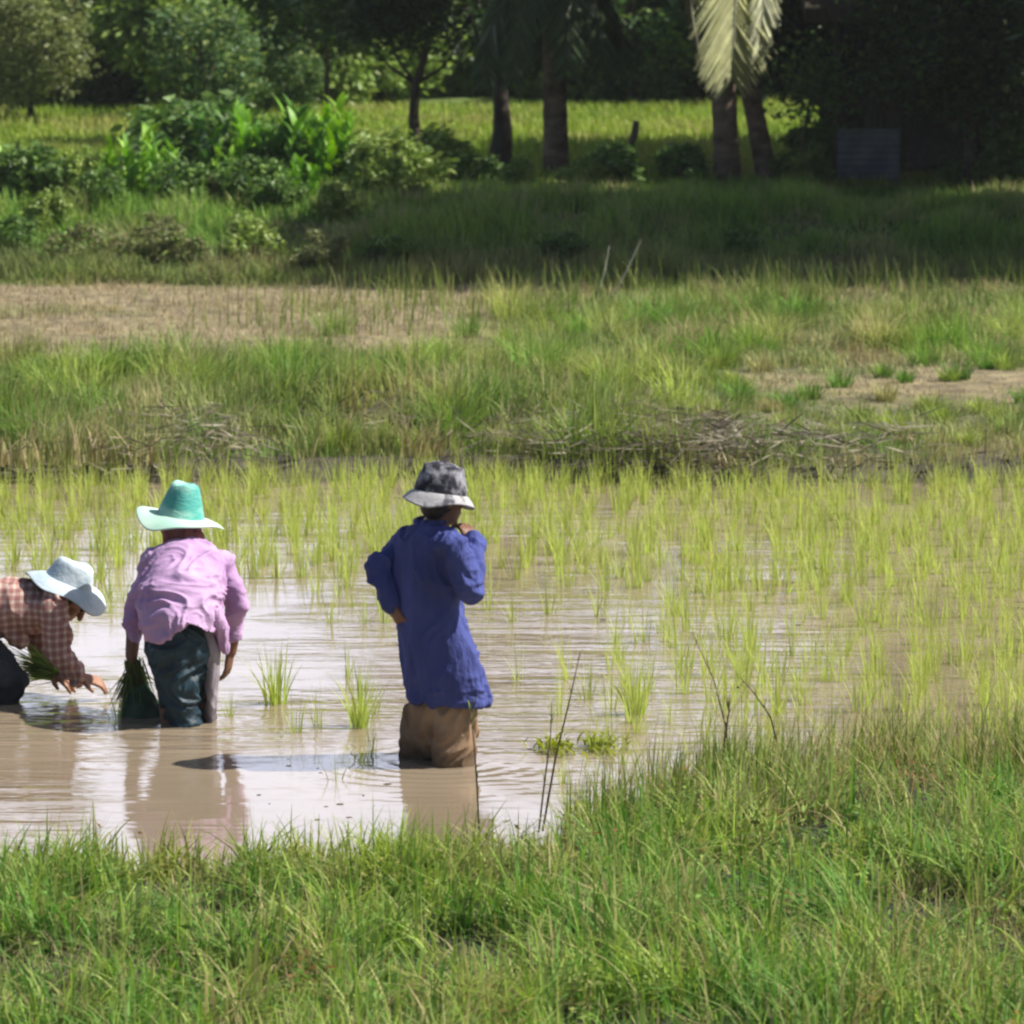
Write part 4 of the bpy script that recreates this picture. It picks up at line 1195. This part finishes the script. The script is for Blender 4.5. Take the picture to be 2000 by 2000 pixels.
def hat(parent, c, u, f, rc, hc, rb, mc, mb, taper=0.8, dip=0.0, brimdrop=0.02, wob=0.012, dent=0.0, seed=1.0, mu=None, roundtop=False):
    """crown mesh with a brim child; u = axis, f = front direction"""
    u = Vector(u).normalized(); f = (Vector(f) - u * Vector(f).dot(u)).normalized(); s = f.cross(u)
    n = 48
    def ringf(r, h, wb=0.0, k=0):
        out = []
        for i in range(n):
            t_ = 2 * math.pi * i / n
            w1 = math.sin(2 * t_ + seed) * wb + math.sin(3 * t_ + seed * 2.1) * wb * 0.6 + math.sin(5 * t_ + seed * 4) * wb * 0.25
            rr = r * (1 + 0.02 * math.sin(4 * t_ + seed * 3))
            out.append(Vector(c) + s * rr * math.cos(t_) + f * rr * 1.08 * math.sin(t_) + u * (h + w1))
        return out
    if roundtop:
        prof = [(rc * math.cos(a * math.pi / 2) ** 0.62 * (1 - (1 - taper) * a) + 0.001, hc * math.sin(a * math.pi / 2)) for a in (0, .15, .3, .45, .6, .72, .83, .91, .97, 1.0)]
    else:
        prof = [(rc, 0), (rc * (1 - (1 - taper) * .3), hc * .3), (rc * (1 - (1 - taper) * .6), hc * .6), (rc * (1 - (1 - taper) * .9), hc * .88), (rc * taper * .93, hc * .97), (rc * taper * .75, hc), (rc * taper * .4, hc * (1 - dent)), (0.003, hc * (1 - dent * 1.2))]
    V_, F_ = [], []
    for j, (r, h) in enumerate(prof):
        V_ += ringf(r, h, 0.004 if j else 0.0)
    base = len(V_)
    for r, h in ((rc - 0.006, 0.0), (rc * taper * .85, hc * .9), (0.003, hc * .93)):
        V_ += ringf(r, h)
    m_ = len(prof)
    def jn(a, b, flip=False):
        for i in range(n):
            q = (a + i, a + (i + 1) % n, b + (i + 1) % n, b + i)
            F_.append(q[::-1] if flip else q)
    for j in range(m_ - 1): jn(j * n, (j + 1) * n)
    jn(base, base + n, True); jn(base + n, base + 2 * n, True)
    me = qmesh('crown', np.array([tuple(v) for v in V_]), F_, smooth=True)
    ho = link('hat', me, mc, parent)
    # brim, two skins
    V_, F_ = [], []
    rs = [(rc - 0.004, 0.003, 0), (rc + (rb - rc) * .3, -brimdrop * .15, .25), (rc + (rb - rc) * .65, -brimdrop * .5, .6), (rb, -brimdrop, 1.0), (rb + 0.004, -brimdrop - 0.004, 1.0),
          (rb, -brimdrop - 0.008, 1.0), (rc + (rb - rc) * .65, -brimdrop * .5 - 0.007, .6), (rc + (rb - rc) * .3, -brimdrop * .15 - 0.006, .25), (rc - 0.004, -0.004, 0)]
    for r, h, k in rs: V_ += ringf(r, h, wob * k)
    for j in range(len(rs) - 1):
        for i in range(n): F_.append((j * n + i, (j + 1) * n + i, (j + 1) * n + (i + 1) % n, j * n + (i + 1) % n))
    me = qmesh('brim', np.array([tuple(v) for v in V_]), F_, smooth=True)
    bo = link('brim', me, mb, ho)
    if mu is not None:
        me.materials.append(mu)
        mi = np.zeros(len(me.polygons), dtype=np.int32); mi[4 * n:] = 1
        me.polygons.foreach_set('material_index', mi)
    return ho

def eyes_part(parent, eyes, f):
    V_, F_ = merge([ell(e, [Vector((0.009, 0, 0)), Vector((0, 0.009, 0)), Vector((0, 0, 0.007))]) for e in eyes])
    for_ = qmesh('eyes', np.array([tuple(v) for v in V_]), F_, smooth=True)
    return link('eyes', for_, M['eye'], parent)

X, Y_, Z = Vector((1, 0, 0)), Vector((0, 1, 0)), Vector((0, 0, 1))

# --- man in the blue coat -------------------------------------------------
YM = 19.85
def P(px, py, dy=0.0): return at(px, py, YM + dy)
phi = R(50)
fm = Vector((math.sin(phi), math.cos(phi), 0)); rm = Vector((math.cos(phi), -math.sin(phi), 0))
man = empty('person', (P(852, 1490).x, YM, -0.45), 'person in a long blue coat standing in the water with one hand raised', 'person', 'people planting rice')
hc = P(864, 972)
hf = (fm + Vector((0.25, 0, -0.12))).normalized()
hp, eyes, hs = head(hc, hf, Z + hf * 0.1)
ls, le, lw = P(794, 1062, 0.13), P(735, 1108, 0.03), P(763, 1176, -0.02)
rs_, re, rw = P(880, 1068, -0.13), P(917, 1146, -0.13), P(926, 1066, -0.01)
hipL, hipR = P(835, 1345, 0.08), P(880, 1345, -0.07)
footL = Vector((P(828, 1490, 0).x, YM + 0.12, -0.43)); footR = Vector((P(890, 1490, 0).x, YM - 0.08, -0.43))
body = hp + [cap(P(845, 1035), hc - Z * 0.06, 0.055, 0.05), loft([(P(842, 1035), rm * .1, fm * .06), (P(838, 1060), rm * .16, fm * .08), (P(838, 1150), rm * .13, fm * .09), (P(846, 1240), rm * .12, fm * .09), (P(860, 1330), rm * .13, fm * .095), (P(860, 1355), rm * .10, fm * .07)]),
    cap(ls, le, .045, .036), cap(le, lw, .036, .026), cap(rs_, re, .045, .036), cap(re, rw, .036, .026),
    cap(hipL, footL + Z * .08, .07, .04), cap(hipR, footR + Z * .08, .07, .04), cap(footL, footL + fm * .17, .04, .032), cap(footR, footR + fm * .17, .04, .032)]
body += hand(rw, P(904, 1018, 0.05) - rw, Vector((0.7, -0.7, 0.1)), 0.165, 0.8, 1)
body += hand(lw, Vector((0.25, -0.1, -0.5)), Vector((-0.8, -0.4, 0)), 0.16, 1.0, 1)
bo = link('body', solid('body', body, 0.0045, 2), M['skin'], man)
eyes_part(man, eyes, hf)
# hair
hh_ = solid('hair', [ell(hc + Z * 0.012 - hf * 0.022, [hs * 0.086, hf * 0.086, Z * 0.088]), ell(hc - hf * 0.045 - Z * 0.045, [hs * 0.066, hf * 0.05, Z * 0.05])], 0.006, 2)
link('hair', hh_, M['hair'], man)
coat = [loft([(P(843, 1016, .01), rm * .068, fm * .062), (P(841, 1026), rm * .085, fm * .072), (P(838, 1040), rm * .150, fm * .088), (P(836, 1062), rm * .188, fm * .1), (P(835, 1110), rm * .172, fm * .112), (P(838, 1180), rm * .155, fm * .11), (P(853, 1250), rm * .178, fm * .128), (P(868, 1315), rm * .196, fm * .142), (P(876, 1350), rm * .198, fm * .146), (P(878, 1368), rm * .2, fm * .148)], 40),
    cap(ls, le, .060, .044), cap(le, lw, .044, .040), cap(rs_, re, .064, .057), cap(re, rw, .057, .044), cap(rw, rw + (rw - re).normalized() * 0.01, .047, .047)]
cm2 = solid('coat', coat, 0.006, 5)
z0 = P(0, 1368).z
folds(cm2, 0.0075, 11, 11, 3.2, 0.9, seed=2.0)
folds(cm2, 0.003, 6, 6, 18, 1.2, mask=lambda c: sstep(z0 + 0.25, z0, c[:, 2]) * 1.2 + 0.9 * sstep(0.10, 0.16, np.abs(c[:, 0] - P(838, 1100).x)) * (c[:, 2] > 0.55), seed=7.0)
link('coat', cm2, M['blue'], man)
# collar
V_, F_ = tube([P(843, 1016, .01) + rm * (0.07 * math.cos(t)) + fm * (0.066 * math.sin(t)) + Z * (0.006 * math.sin(t)) for t in np.linspace(0, 6.283, 25)], [0.011] * 25, 8)
link('collar', qmesh('collar', np.array([tuple(v) for v in V_]), F_, smooth=True), M['blue'], man)
tr = [loft([(P(868, 1345), rm * .11, fm * .08), (P(862, 1378), rm * .15, fm * .11), (P(857, 1410), rm * .155, fm * .10), (P(856, 1450), rm * .13, fm * .085), (P(856, 1475), rm * .08, fm * .05)]),
      loft([(P(846, 1362, .05), rm * .05, fm * .05), (P(834, 1382, .07), rm * .09, fm * .088), (P(826, 1430, .08), rm * .09, fm * .092), (P(826, 1492, .09), rm * .088, fm * .09), (Vector((footL.x, footL.y, -.35)), rm * .07, fm * .07)]),
      loft([(P(882, 1350, -.05), rm * .07, fm * .07), (P(884, 1378, -.06), rm * .094, fm * .092), (P(888, 1430, -.07), rm * .09, fm * .092), (P(884, 1492, -.08), rm * .088, fm * .09), (Vector((footR.x, footR.y, -.35)), rm * .07, fm * .07)])]
tm = solid('trousers', tr, 0.006, 3)
folds(tm, 0.0075, 10, 10, 9, 1.5, seed=14.0)
link('trousers', tm, M['khaki'], man)
hat(man, P(860, 962), Vector((0.04, 0.02, 1)) + hf * 0.13, hf, 0.104, 0.125, 0.140, M['camo'], M['camopale'], taper=0.90, brimdrop=0.040, wob=0.010, seed=0.6, roundtop=True)

# --- stooping woman in the pink shirt --------------------------------------
YW = 20.7
def P(px, py, dy=0.0): return at(px, py, YW + dy)
wom = empty('person', (P(362, 1415).x, YW, -0.45), 'person in a pink shirt and mint green hat stooping with their back to the camera', 'person', 'people planting rice')
ls, le, lw = P(302, 1100, 0.34), P(265, 1190, 0.30), P(257, 1280, 0.25)
rs_, re, rw = P(430, 1100, 0.34), P(463, 1180, 0.32), P(450, 1272, 0.34)
hc = P(350, 1012, 0.56); hf = Vector((0.05, 0.9, -0.35)).normalized()
hp, eyes, hs = head(hc, hf, Z)
footL = Vector((P(350, 1415).x, YW, -0.43)); footR = Vector((P(398, 1415).x, YW + 0.18, -0.43))
body = hp + [cap(P(358, 1092, .42), hc - Z * .05, .06, .055), loft([(P(345, 1225, .02), X * .14, Y_ * .1), (P(352, 1170, .12), X * .13, Vector((0, -.07, .07))), (P(362, 1122, .32), X * .14, Vector((0, -.04, .075))), (P(362, 1102, .42), X * .09, Vector((0, -.03, .055)))]),
    cap(ls, le, .045, .038), cap(le, lw, .038, .028), cap(rs_, re, .045, .038), cap(re, rw, .038, .028),
    cap(P(330, 1240, .05), footL + Z * .08, .08, .042), cap(P(385, 1240, .08), footR + Z * .08, .08, .042), cap(footL, footL + Y_ * .16, .04, .03), cap(footR, footR + Y_ * .16, .04, .03)]
body += hand(lw, Vector((0.02, -0.1, -1)), Vector((-1, -0.2, 0)), 0.16, 1.1, 1)
body += hand(rw, Vector((-0.15, 0.15, -1)), Vector((1, -0.3, 0)), 0.165, 0.45, -1)
link('body', solid('body', body, 0.0045, 2), M['skin'], wom)
eyes_part(wom, eyes, hf)
shirt = [loft([(P(352, 1236, -.02), X * .158, Vector((0, -.165, -.02))), (P(350, 1205, 0.0), X * .172, Vector((0, -.16, .03))), (P(352, 1174, .06), X * .180, Vector((0, -.14, .07))), (P(358, 1142, .17), X * .182, Vector((0, -.10, .105))), (P(363, 1108, .30), X * .166, Vector((0, -.06, .112))), (P(361, 1087, .40), X * .138, Vector((0, -.035, .09))), (P(358, 1074, .48), X * .095, Vector((0, -.02, .055)))], 44),
    cap(ls, le, .058, .048), cap(le, le.lerp(lw, .55), .047, .040), cap(rs_, re, .058, .050), cap(re, re.lerp(rw, .65), .048, .040)]
sm = solid('shirt', shirt, 0.006, 3)
# the hem rides up in an arc: lower the sides, lift the middle
n_ = len(sm.vertices); cc_ = np.empty(n_ * 3); sm.vertices.foreach_get('co', cc_); cc_ = cc_.reshape(-1, 3)
zz0 = P(0, 1236).z
xm = P(375, 1200).x
q_ = np.clip((P(0, 1190).z - cc_[:, 2]) / (P(0, 1190).z - zz0), 0, 1) * (cc_[:, 1] < YW + 0.22) * (np.abs(cc_[:, 0] - P(350, 0).x) < 0.19)
cc_[:, 2] += q_ * (0.085 * np.exp(-((cc_[:, 0] - xm) / 0.085) ** 2) - 0.01)
sm.vertices.foreach_set('co', cc_.ravel()); sm.update()
folds(sm, 0.0075, 4.0, 8, 13, 1.2, seed=3.0)
folds(sm, 0.003, 12, 12, 5, 1.2, seed=9.0, mask=lambda c: sstep(0.12, 0.18, np.abs(c[:, 0] - P(356, 0).x)))
link('shirt', sm, M['pink'], wom)
tr = [loft([(P(348, 1200, .05), X * .12, Y_ * .06), (P(347, 1225, .03), X * .140, Y_ * .115), (P(350, 1270, .04), X * .140, Y_ * .14), (P(357, 1320, .06), X * .115, Y_ * .11)]),
      loft([(P(338, 1260, .0), X * .105, Y_ * .12), (P(347, 1330, .0), X * .088, Y_ * .1), (P(355, 1390, .0), X * .074, Y_ * .085), (P(357, 1420, 0), X * .07, Y_ * .08), (Vector((footL.x, footL.y, -.36)), X * .055, Y_ * .06)]),
      loft([(P(378, 1260, .1), X * .085, Y_ * .12), (P(386, 1330, .12), X * .068, Y_ * .09), (P(392, 1390, .14), X * .058, Y_ * .075), (P(394, 1420, .15), X * .056, Y_ * .07), (Vector((footR.x, footR.y, -.36)), X * .05, Y_ * .06)])]
tm = solid('trousers', tr, 0.006, 3)
folds(tm, 0.009, 14, 14, 5, 1.2, seed=5.0)
to = link('trousers', tm, M['navy'], wom)
pn = solid('hanging_cloth', [loft([(P(408, 1225, .03), X * .030, Y_ * .06), (P(414, 1270, .02), X * .030, Y_ * .05), (P(414, 1330, .03), X * .024, Y_ * .045), (P(411, 1385, .05), X * .022, Y_ * .04), (P(410, 1412, .06), X * .016, Y_ * .03)])], 0.005, 2)
folds(pn, 0.005, 20, 20, 6, 1.0)
tag(link('hanging_cloth', pn, M['greycloth'], wom), 'grey lilac cloth hanging down the right leg')
st_ = solid('shirt_tail', [loft([(P(418, 1185, .0), X * .035, Y_ * .06), (P(430, 1225, .0), X * .030, Y_ * .05), (P(438, 1262, .02), X * .022, Y_ * .04), (P(441, 1278, .02), X * .010, Y_ * .02)])], 0.005, 2)
folds(st_, 0.005, 20, 20, 6, 1.0)
link('shirt_tail', st_, M['pink'], wom)
sf = solid('scarf', [ell(hc - Z * .01 - hf * .03, [X * .090, hf * .085, Z * .085]), loft([(P(354, 1018, .53), X * .088, Y_ * .07), (P(357, 1046, .50), X * .09, Y_ * .06), (P(361, 1078, .46), X * .10, Vector((0, -.03, .03)))])], 0.006, 3)
folds(sf, 0.006, 10, 10, 12, 1.2)
link('headscarf', sf, M['scarf'], wom)
hat(wom, P(353, 1008, .53), Vector((0.17, 0.0, 1)), Vector((0.1, 1, 0)), 0.104, 0.148, 0.190, M['mint'], M['mintpale'], taper=0.56, brimdrop=0.02, wob=0.020, dent=0.06, seed=2.4)
wom_hat_tilt = None

# --- man bending at the left edge ------------------------------------------
YL = 21.4
def P(px, py, dy=0.0): return at(px, py, YL + dy)
lm = empty('person', (P(-40, 1380).x, YL, -0.45), 'person in a checked red shirt and pale blue hat bending low at the left edge', 'person', 'people planting rice')
hc = P(136, 1166, 0.0); hf = Vector((0.62, -0.12, -0.78)).normalized(); hu = Vector((0.78, 0, 0.62))
hp, eyes, hs = head(hc, hf, hu)
hip = P(-85, 1212)
s1, e1, w1 = P(100, 1186, -.14), P(116, 1276, -.16), P(152, 1322, -.12)
s2, e2, w2 = P(90, 1192, .15), P(78, 1262, .12), P(106, 1308, .04)
k1, k2 = P(8, 1336, -.12), P(-20, 1345, .14)
f1 = Vector((P(-70, 1400).x, YL - .12, -0.43)); f2 = Vector((P(-100, 1400).x, YL + .14, -0.43))
body = hp + [cap(P(98, 1172), hc - hu * .02 - hf * .03, .055, .052), loft([(hip, Vector((0, .13, 0)), Vector((.05, 0, .11))), (P(0, 1185), Y_ * .12, Z * .09), (P(70, 1180), Y_ * .15, Z * .09), (P(108, 1172), Y_ * .1, Z * .06)]),
    cap(s1, e1, .045, .036), cap(e1, w1, .036, .027), cap(s2, e2, .045, .036), cap(e2, w2, .036, .027),
    cap(hip + Vector((0, -.09, -.02)), k1, .085, .06), cap(k1, f1 + Z * .08, .055, .04), cap(hip + Vector((0, .09, -.02)), k2, .085, .06), cap(k2, f2 + Z * .08, .055, .04),
    cap(f1, f1 + X * .16, .04, .03), cap(f2, f2 + X * .16, .04, .03)]
body += hand(w1, P(190, 1330, -.1) - w1, Vector((0, -0.4, 1)), 0.165, 0.5, 1)
body += hand(w2, P(132, 1325, .0) - w2, Vector((0.2, -0.8, 0.5)), 0.16, 0.95, 1)
link('body', solid('body', body, 0.0045, 2), M['skin2'], lm)
eyes_part(lm, eyes, hf)
link('hair', solid('hair', [ell(hc + hu * .012 - hf * .022, [hs * .086, hf * .088, hu * .09]), ell(hc - hf * .045 - hu * .05, [hs * .066, hf * .05, hu * .05])], 0.006, 2), M['hair'], lm)
shirt = [loft([(P(-95, 1215), Y_ * .15, Vector((.07, 0, .125))), (P(-40, 1192), Y_ * .16, Vector((.02, 0, .135))), (P(20, 1186), Y_ * .165, Z * .125), (P(70, 1184), Y_ * .18, Vector((-.01, 0, .11))), (P(100, 1180), Y_ * .16, Vector((-.03, 0, .085))), (P(118, 1172), Y_ * .085, Vector((-.03, 0, .06)))], 40),
    loft([(P(10, 1215), Y_ * .14, Z * .06), (P(35, 1245), Y_ * .12, Vector((.04, 0, .03))), (P(48, 1262), Y_ * .07, Vector((.02, 0, .012)))]),
    cap(s1, e1, .068, .058), cap(e1, w1, .056, .042), cap(s2, e2, .066, .056), cap(e2, w2, .055, .042)]
sm = solid('shirt', shirt, 0.006, 3)
folds(sm, 0.006, 13, 9, 5, 1.3, seed=6.0)
folds(sm, 0.005, 9, 9, 22, 1.3, seed=1.0, mask=lambda c: (c[:, 0] > P(100, 0).x) * 1.0)
link('shirt', sm, M['plaid'], lm)
tr = [loft([(hip + Vector((-.1, 0, .02)), Y_ * .12, Z * .1), (hip, Y_ * .17, Z * .14), (hip + Vector((.12, 0, -.06)), Y_ * .18, Z * .13)]),
      cap(hip + Vector((0.02, -.09, -.03)), k1, .125, .095), cap(k1, f1 + Z * .1, .092, .06), cap(hip + Vector((0.02, .09, -.03)), k2, .12, .09), cap(k2, f2 + Z * .1, .09, .06)]
tm = solid('trousers', tr, 0.006, 3)
folds(tm, 0.010, 10, 10, 10, 1.3, seed=8.0)
link('trousers', tm, M['greytrouser'], lm)
hat(lm, P(135, 1136, 0.0), Vector((0.42, -0.0, 1)), Vector((1, 0, -0.3)), 0.104, 0.092, 0.180, M['paleblue'], M['paleblue'], taper=0.74, brimdrop=0.045, wob=0.024, seed=3.3, mu=M['olive'], dent=0.05)

# bundle of seedlings in his far hand
def bundle(name, label, base, tip, n, col, wdt, spread, matn='rice', cat='seedlings'):
    vg = Veg()
    a = np.array(tuple(base)) + rng.normal(0, 0.014, (n, 3))
    d = np.array(tuple(Vector(tip) - Vector(base)))
    b = np.array(tuple(base)) + d * rng.uniform(0.7, 1.1, (n, 1)) + rng.normal(0, spread, (n, 3))
    vg.strip(a, b, wdt, np.array(col) * rng.uniform(0.5, 1.4, (n, 1)))
    o = link(name, vg.mesh(name), M[matn])
    return tag(o, label, cat)
bundle('seedling_bundle', 'green bundle of rice seedlings held in the bending person\'s far hand', P(118, 1318, .03), P(50, 1292, -.02), 240, (0.22, 0.34, 0.06), 0.008, 0.04)

# dark bundle hanging from the stooping woman's left hand down into the water
def P(px, py, dy=0.0): return at(px, py, YW + dy)
be = empty('seedling_sack', P(285, 1412, .2), 'dark green bundle hanging from the pink shirted person\'s left hand into the water', 'bundle')
vg = Veg()
n = 420
a = np.array(tuple(P(262, 1296, .24))) + rng.normal(0, 0.016, (n, 3))
b = np.array(tuple(P(264, 1372, .24))) + rng.normal(0, 1, (n, 3)) * np.array([0.045, 0.045, 0.03])
vg.strip(a, b, 0.009, np.array((0.12, 0.17, 0.045)) * rng.uniform(0.5, 1.5, (n, 1)))
link('seedling_tops', vg.mesh('seedling_tops'), M['rice'], be)
sk = solid('sack', [loft([(P(270, 1340, .22), X * .035, Y_ * .035), (P(273, 1365, .22), X * .065, Y_ * .06), (P(281, 1395, .22), X * .098, Y_ * .08), (P(287, 1416, .22), X * .118, Y_ * .1), (P(288, 1432, .22), X * .12, Y_ * .1)])], 0.006, 2)
folds(sk, 0.008, 16, 16, 4, 1.0)
link('sack', sk, M['sack'], be)

# ------------------------------------------------------------------ weeds and stalks at the near edge
def stalk(name, label, pts, r, leaves=0, cat='weed', head_=0):
    V_, F_ = tube(pts, [r * (1 - 0.6 * k / (len(pts) - 1)) for k in range(len(pts))], 6, 0.1)
    b_ = Vector(pts[0])
    e_ = empty(name, b_, label, cat)
    link('stem', qmesh('stem', np.array([tuple(v) for v in V_]), F_, smooth=True), M['stalk'], e_)
    if leaves:
        vg = Veg()
        k = rng.random(leaves) * (len(pts) - 1.01); i = k.astype(int); f = (k - i)[:, None]
        PP = np.array([tuple(p) for p in pts])
        a = PP[i] * (1 - f) + PP[i + 1] * f
        th = rng.random(leaves) * 6.28
        vg.blades(a, rng.uniform(0.03, 0.09, leaves), 0.008, th, rng.uniform(0.3, 1.0, leaves), th + 1.57, pal(a[:, 0], a[:, 1], (0.2, 0.17, 0.08), (0.28, 0.27, 0.08), (0.2, 0.25, 0.06)), 3)
        link('leaves', vg.mesh('leaves'), M['grass'], e_)
    if head_:
        vg = Veg()
        t_ = np.array(tuple(pts[-1])) + rng.normal(0, 1, (head_, 3)) * np.array([0.012, 0.012, 0.025])
        vg.leaves(t_, 0.02, (0.16, 0.12, 0.06))
        link('seed_head', vg.mesh('seed_head'), M['straw'], e_)
def Q3(px, py, Y): return at(px, py, Y)
stalk('dry_stalk', 'tallest dark bare stalk rising from the near bank right of the man', [on(1060, 1622, .08), at(1085, 1480, 17.65), at(1112, 1370, 17.7), at(1133, 1275, 17.7)], 0.0045, 10, 'stalk')
stalk('dry_stalk', 'shorter dark stalk curving beside the tallest stalk', [on(1052, 1625, .08), at(1062, 1540, 17.6), at(1075, 1440, 17.6), at(1078, 1370, 17.6)], 0.004, 5, 'stalk')
stalk('dry_stalk', 'thin brown stalk standing just right of the man\'s reflection', [on(936, 1628, .06), at(932, 1540, 17.4), at(926, 1450, 17.4), at(918, 1385, 17.4)], 0.004, 14, 'stalk')
stalk('seeding_weed', 'thin brown weed with a drooping seed head over the water on the right', [on(1425, 1500, .05), at(1418, 1420, 18.6), at(1395, 1330, 18.7), at(1352, 1235, 18.8)], 0.004, 8, 'weed')
stalk('seeding_weed', 'brown branching weed with a dark seed tuft at the right', [on(1410, 1500, .05), at(1416, 1440, 18.6), at(1424, 1390, 18.6), at(1420, 1370, 18.6)], 0.005, 24, 'weed')
stalk('seeding_weed', 'slanting dark stem leaning left over the seed tuft', [on(1530, 1500, .05), at(1505, 1400, 18.7), at(1470, 1350, 18.7), at(1445, 1322, 18.7)], 0.004, 4, 'weed', 8)
# yellow green weed lying in the water
for px, py, n, lab in ((1085, 1465, 90, 'yellow green floating weed left of the dark curled leaf near the bank'), (1180, 1462, 120, 'bright yellow green weed patch beside the near bank right of the tall stalks')):
    c = on(px, py)
    vg = Veg()
    a = np.stack([c.x + rng.normal(0, 0.045, n), c.y + rng.normal(0, 0.09, n), rng.uniform(-0.01, 0.02, n)], -1)
    th = rng.random(n) * 6.28
    vg.blades(a, rng.uniform(0.03, 0.08, n), 0.014, th, rng.uniform(0.5, 1.5, n), th + 1.57, np.array((0.28, 0.33, 0.03)) * rng.uniform(.6, 1.2, (n, 1)), 3, 'leaf')
    tag(link('water_weed', vg.mesh('water_weed'), M['rice']), lab, 'weed', kind='stuff')

# small clods and floating debris in the shallow water
n = 60
parts = []
for i in range(n):
    u_ = random.random()
    if u_ < 0.35: c = on(random.gauss(620, 90), random.uniform(1480, 1610))
    elif u_ < 0.6: c = on(random.uniform(0, 1000), random.uniform(960, 1060))
    else: c = on(random.uniform(950, 2000), random.uniform(950, 1300))
    r = random.uniform(0.002, 0.007)
    parts.append(ell(Vector((c.x, c.y, 0.0)), [X * r * random.uniform(1, 3.0), Y_ * r * 1.5, Z * r * 0.6]))
V_, F_ = merge(parts)
tag(link('mud_debris', qmesh('mud_debris', np.array([tuple(v) for v in V_]), F_, smooth=True), M['mud']), 'tiny mud clods and debris breaking the water surface', 'mud', kind='stuff')

# ------------------------------------------------------------------ warm humid air
def haze(density):
    hm = bpy.data.materials.new('humid air')
    hm.use_nodes = True
    n, l = hm.node_tree.nodes, hm.node_tree.links
    n.remove(n['Principled BSDF'])
    v = n.new('ShaderNodeVolumePrincipled')
    v.inputs['Color'].default_value = (0.93, 0.96, 1.0, 1)
    v.inputs['Density'].default_value = density
    v.inputs['Anisotropy'].default_value = 0.2
    l.new(v.outputs[0], n['Material Output'].inputs['Volume'])
    tag(link('haze', boxmesh('haze', (0, 200, 6.0), (860, 820, 15.0)), hm), 'faint humid haze over the fields', 'haze', kind='stuff')
haze(0.0003)
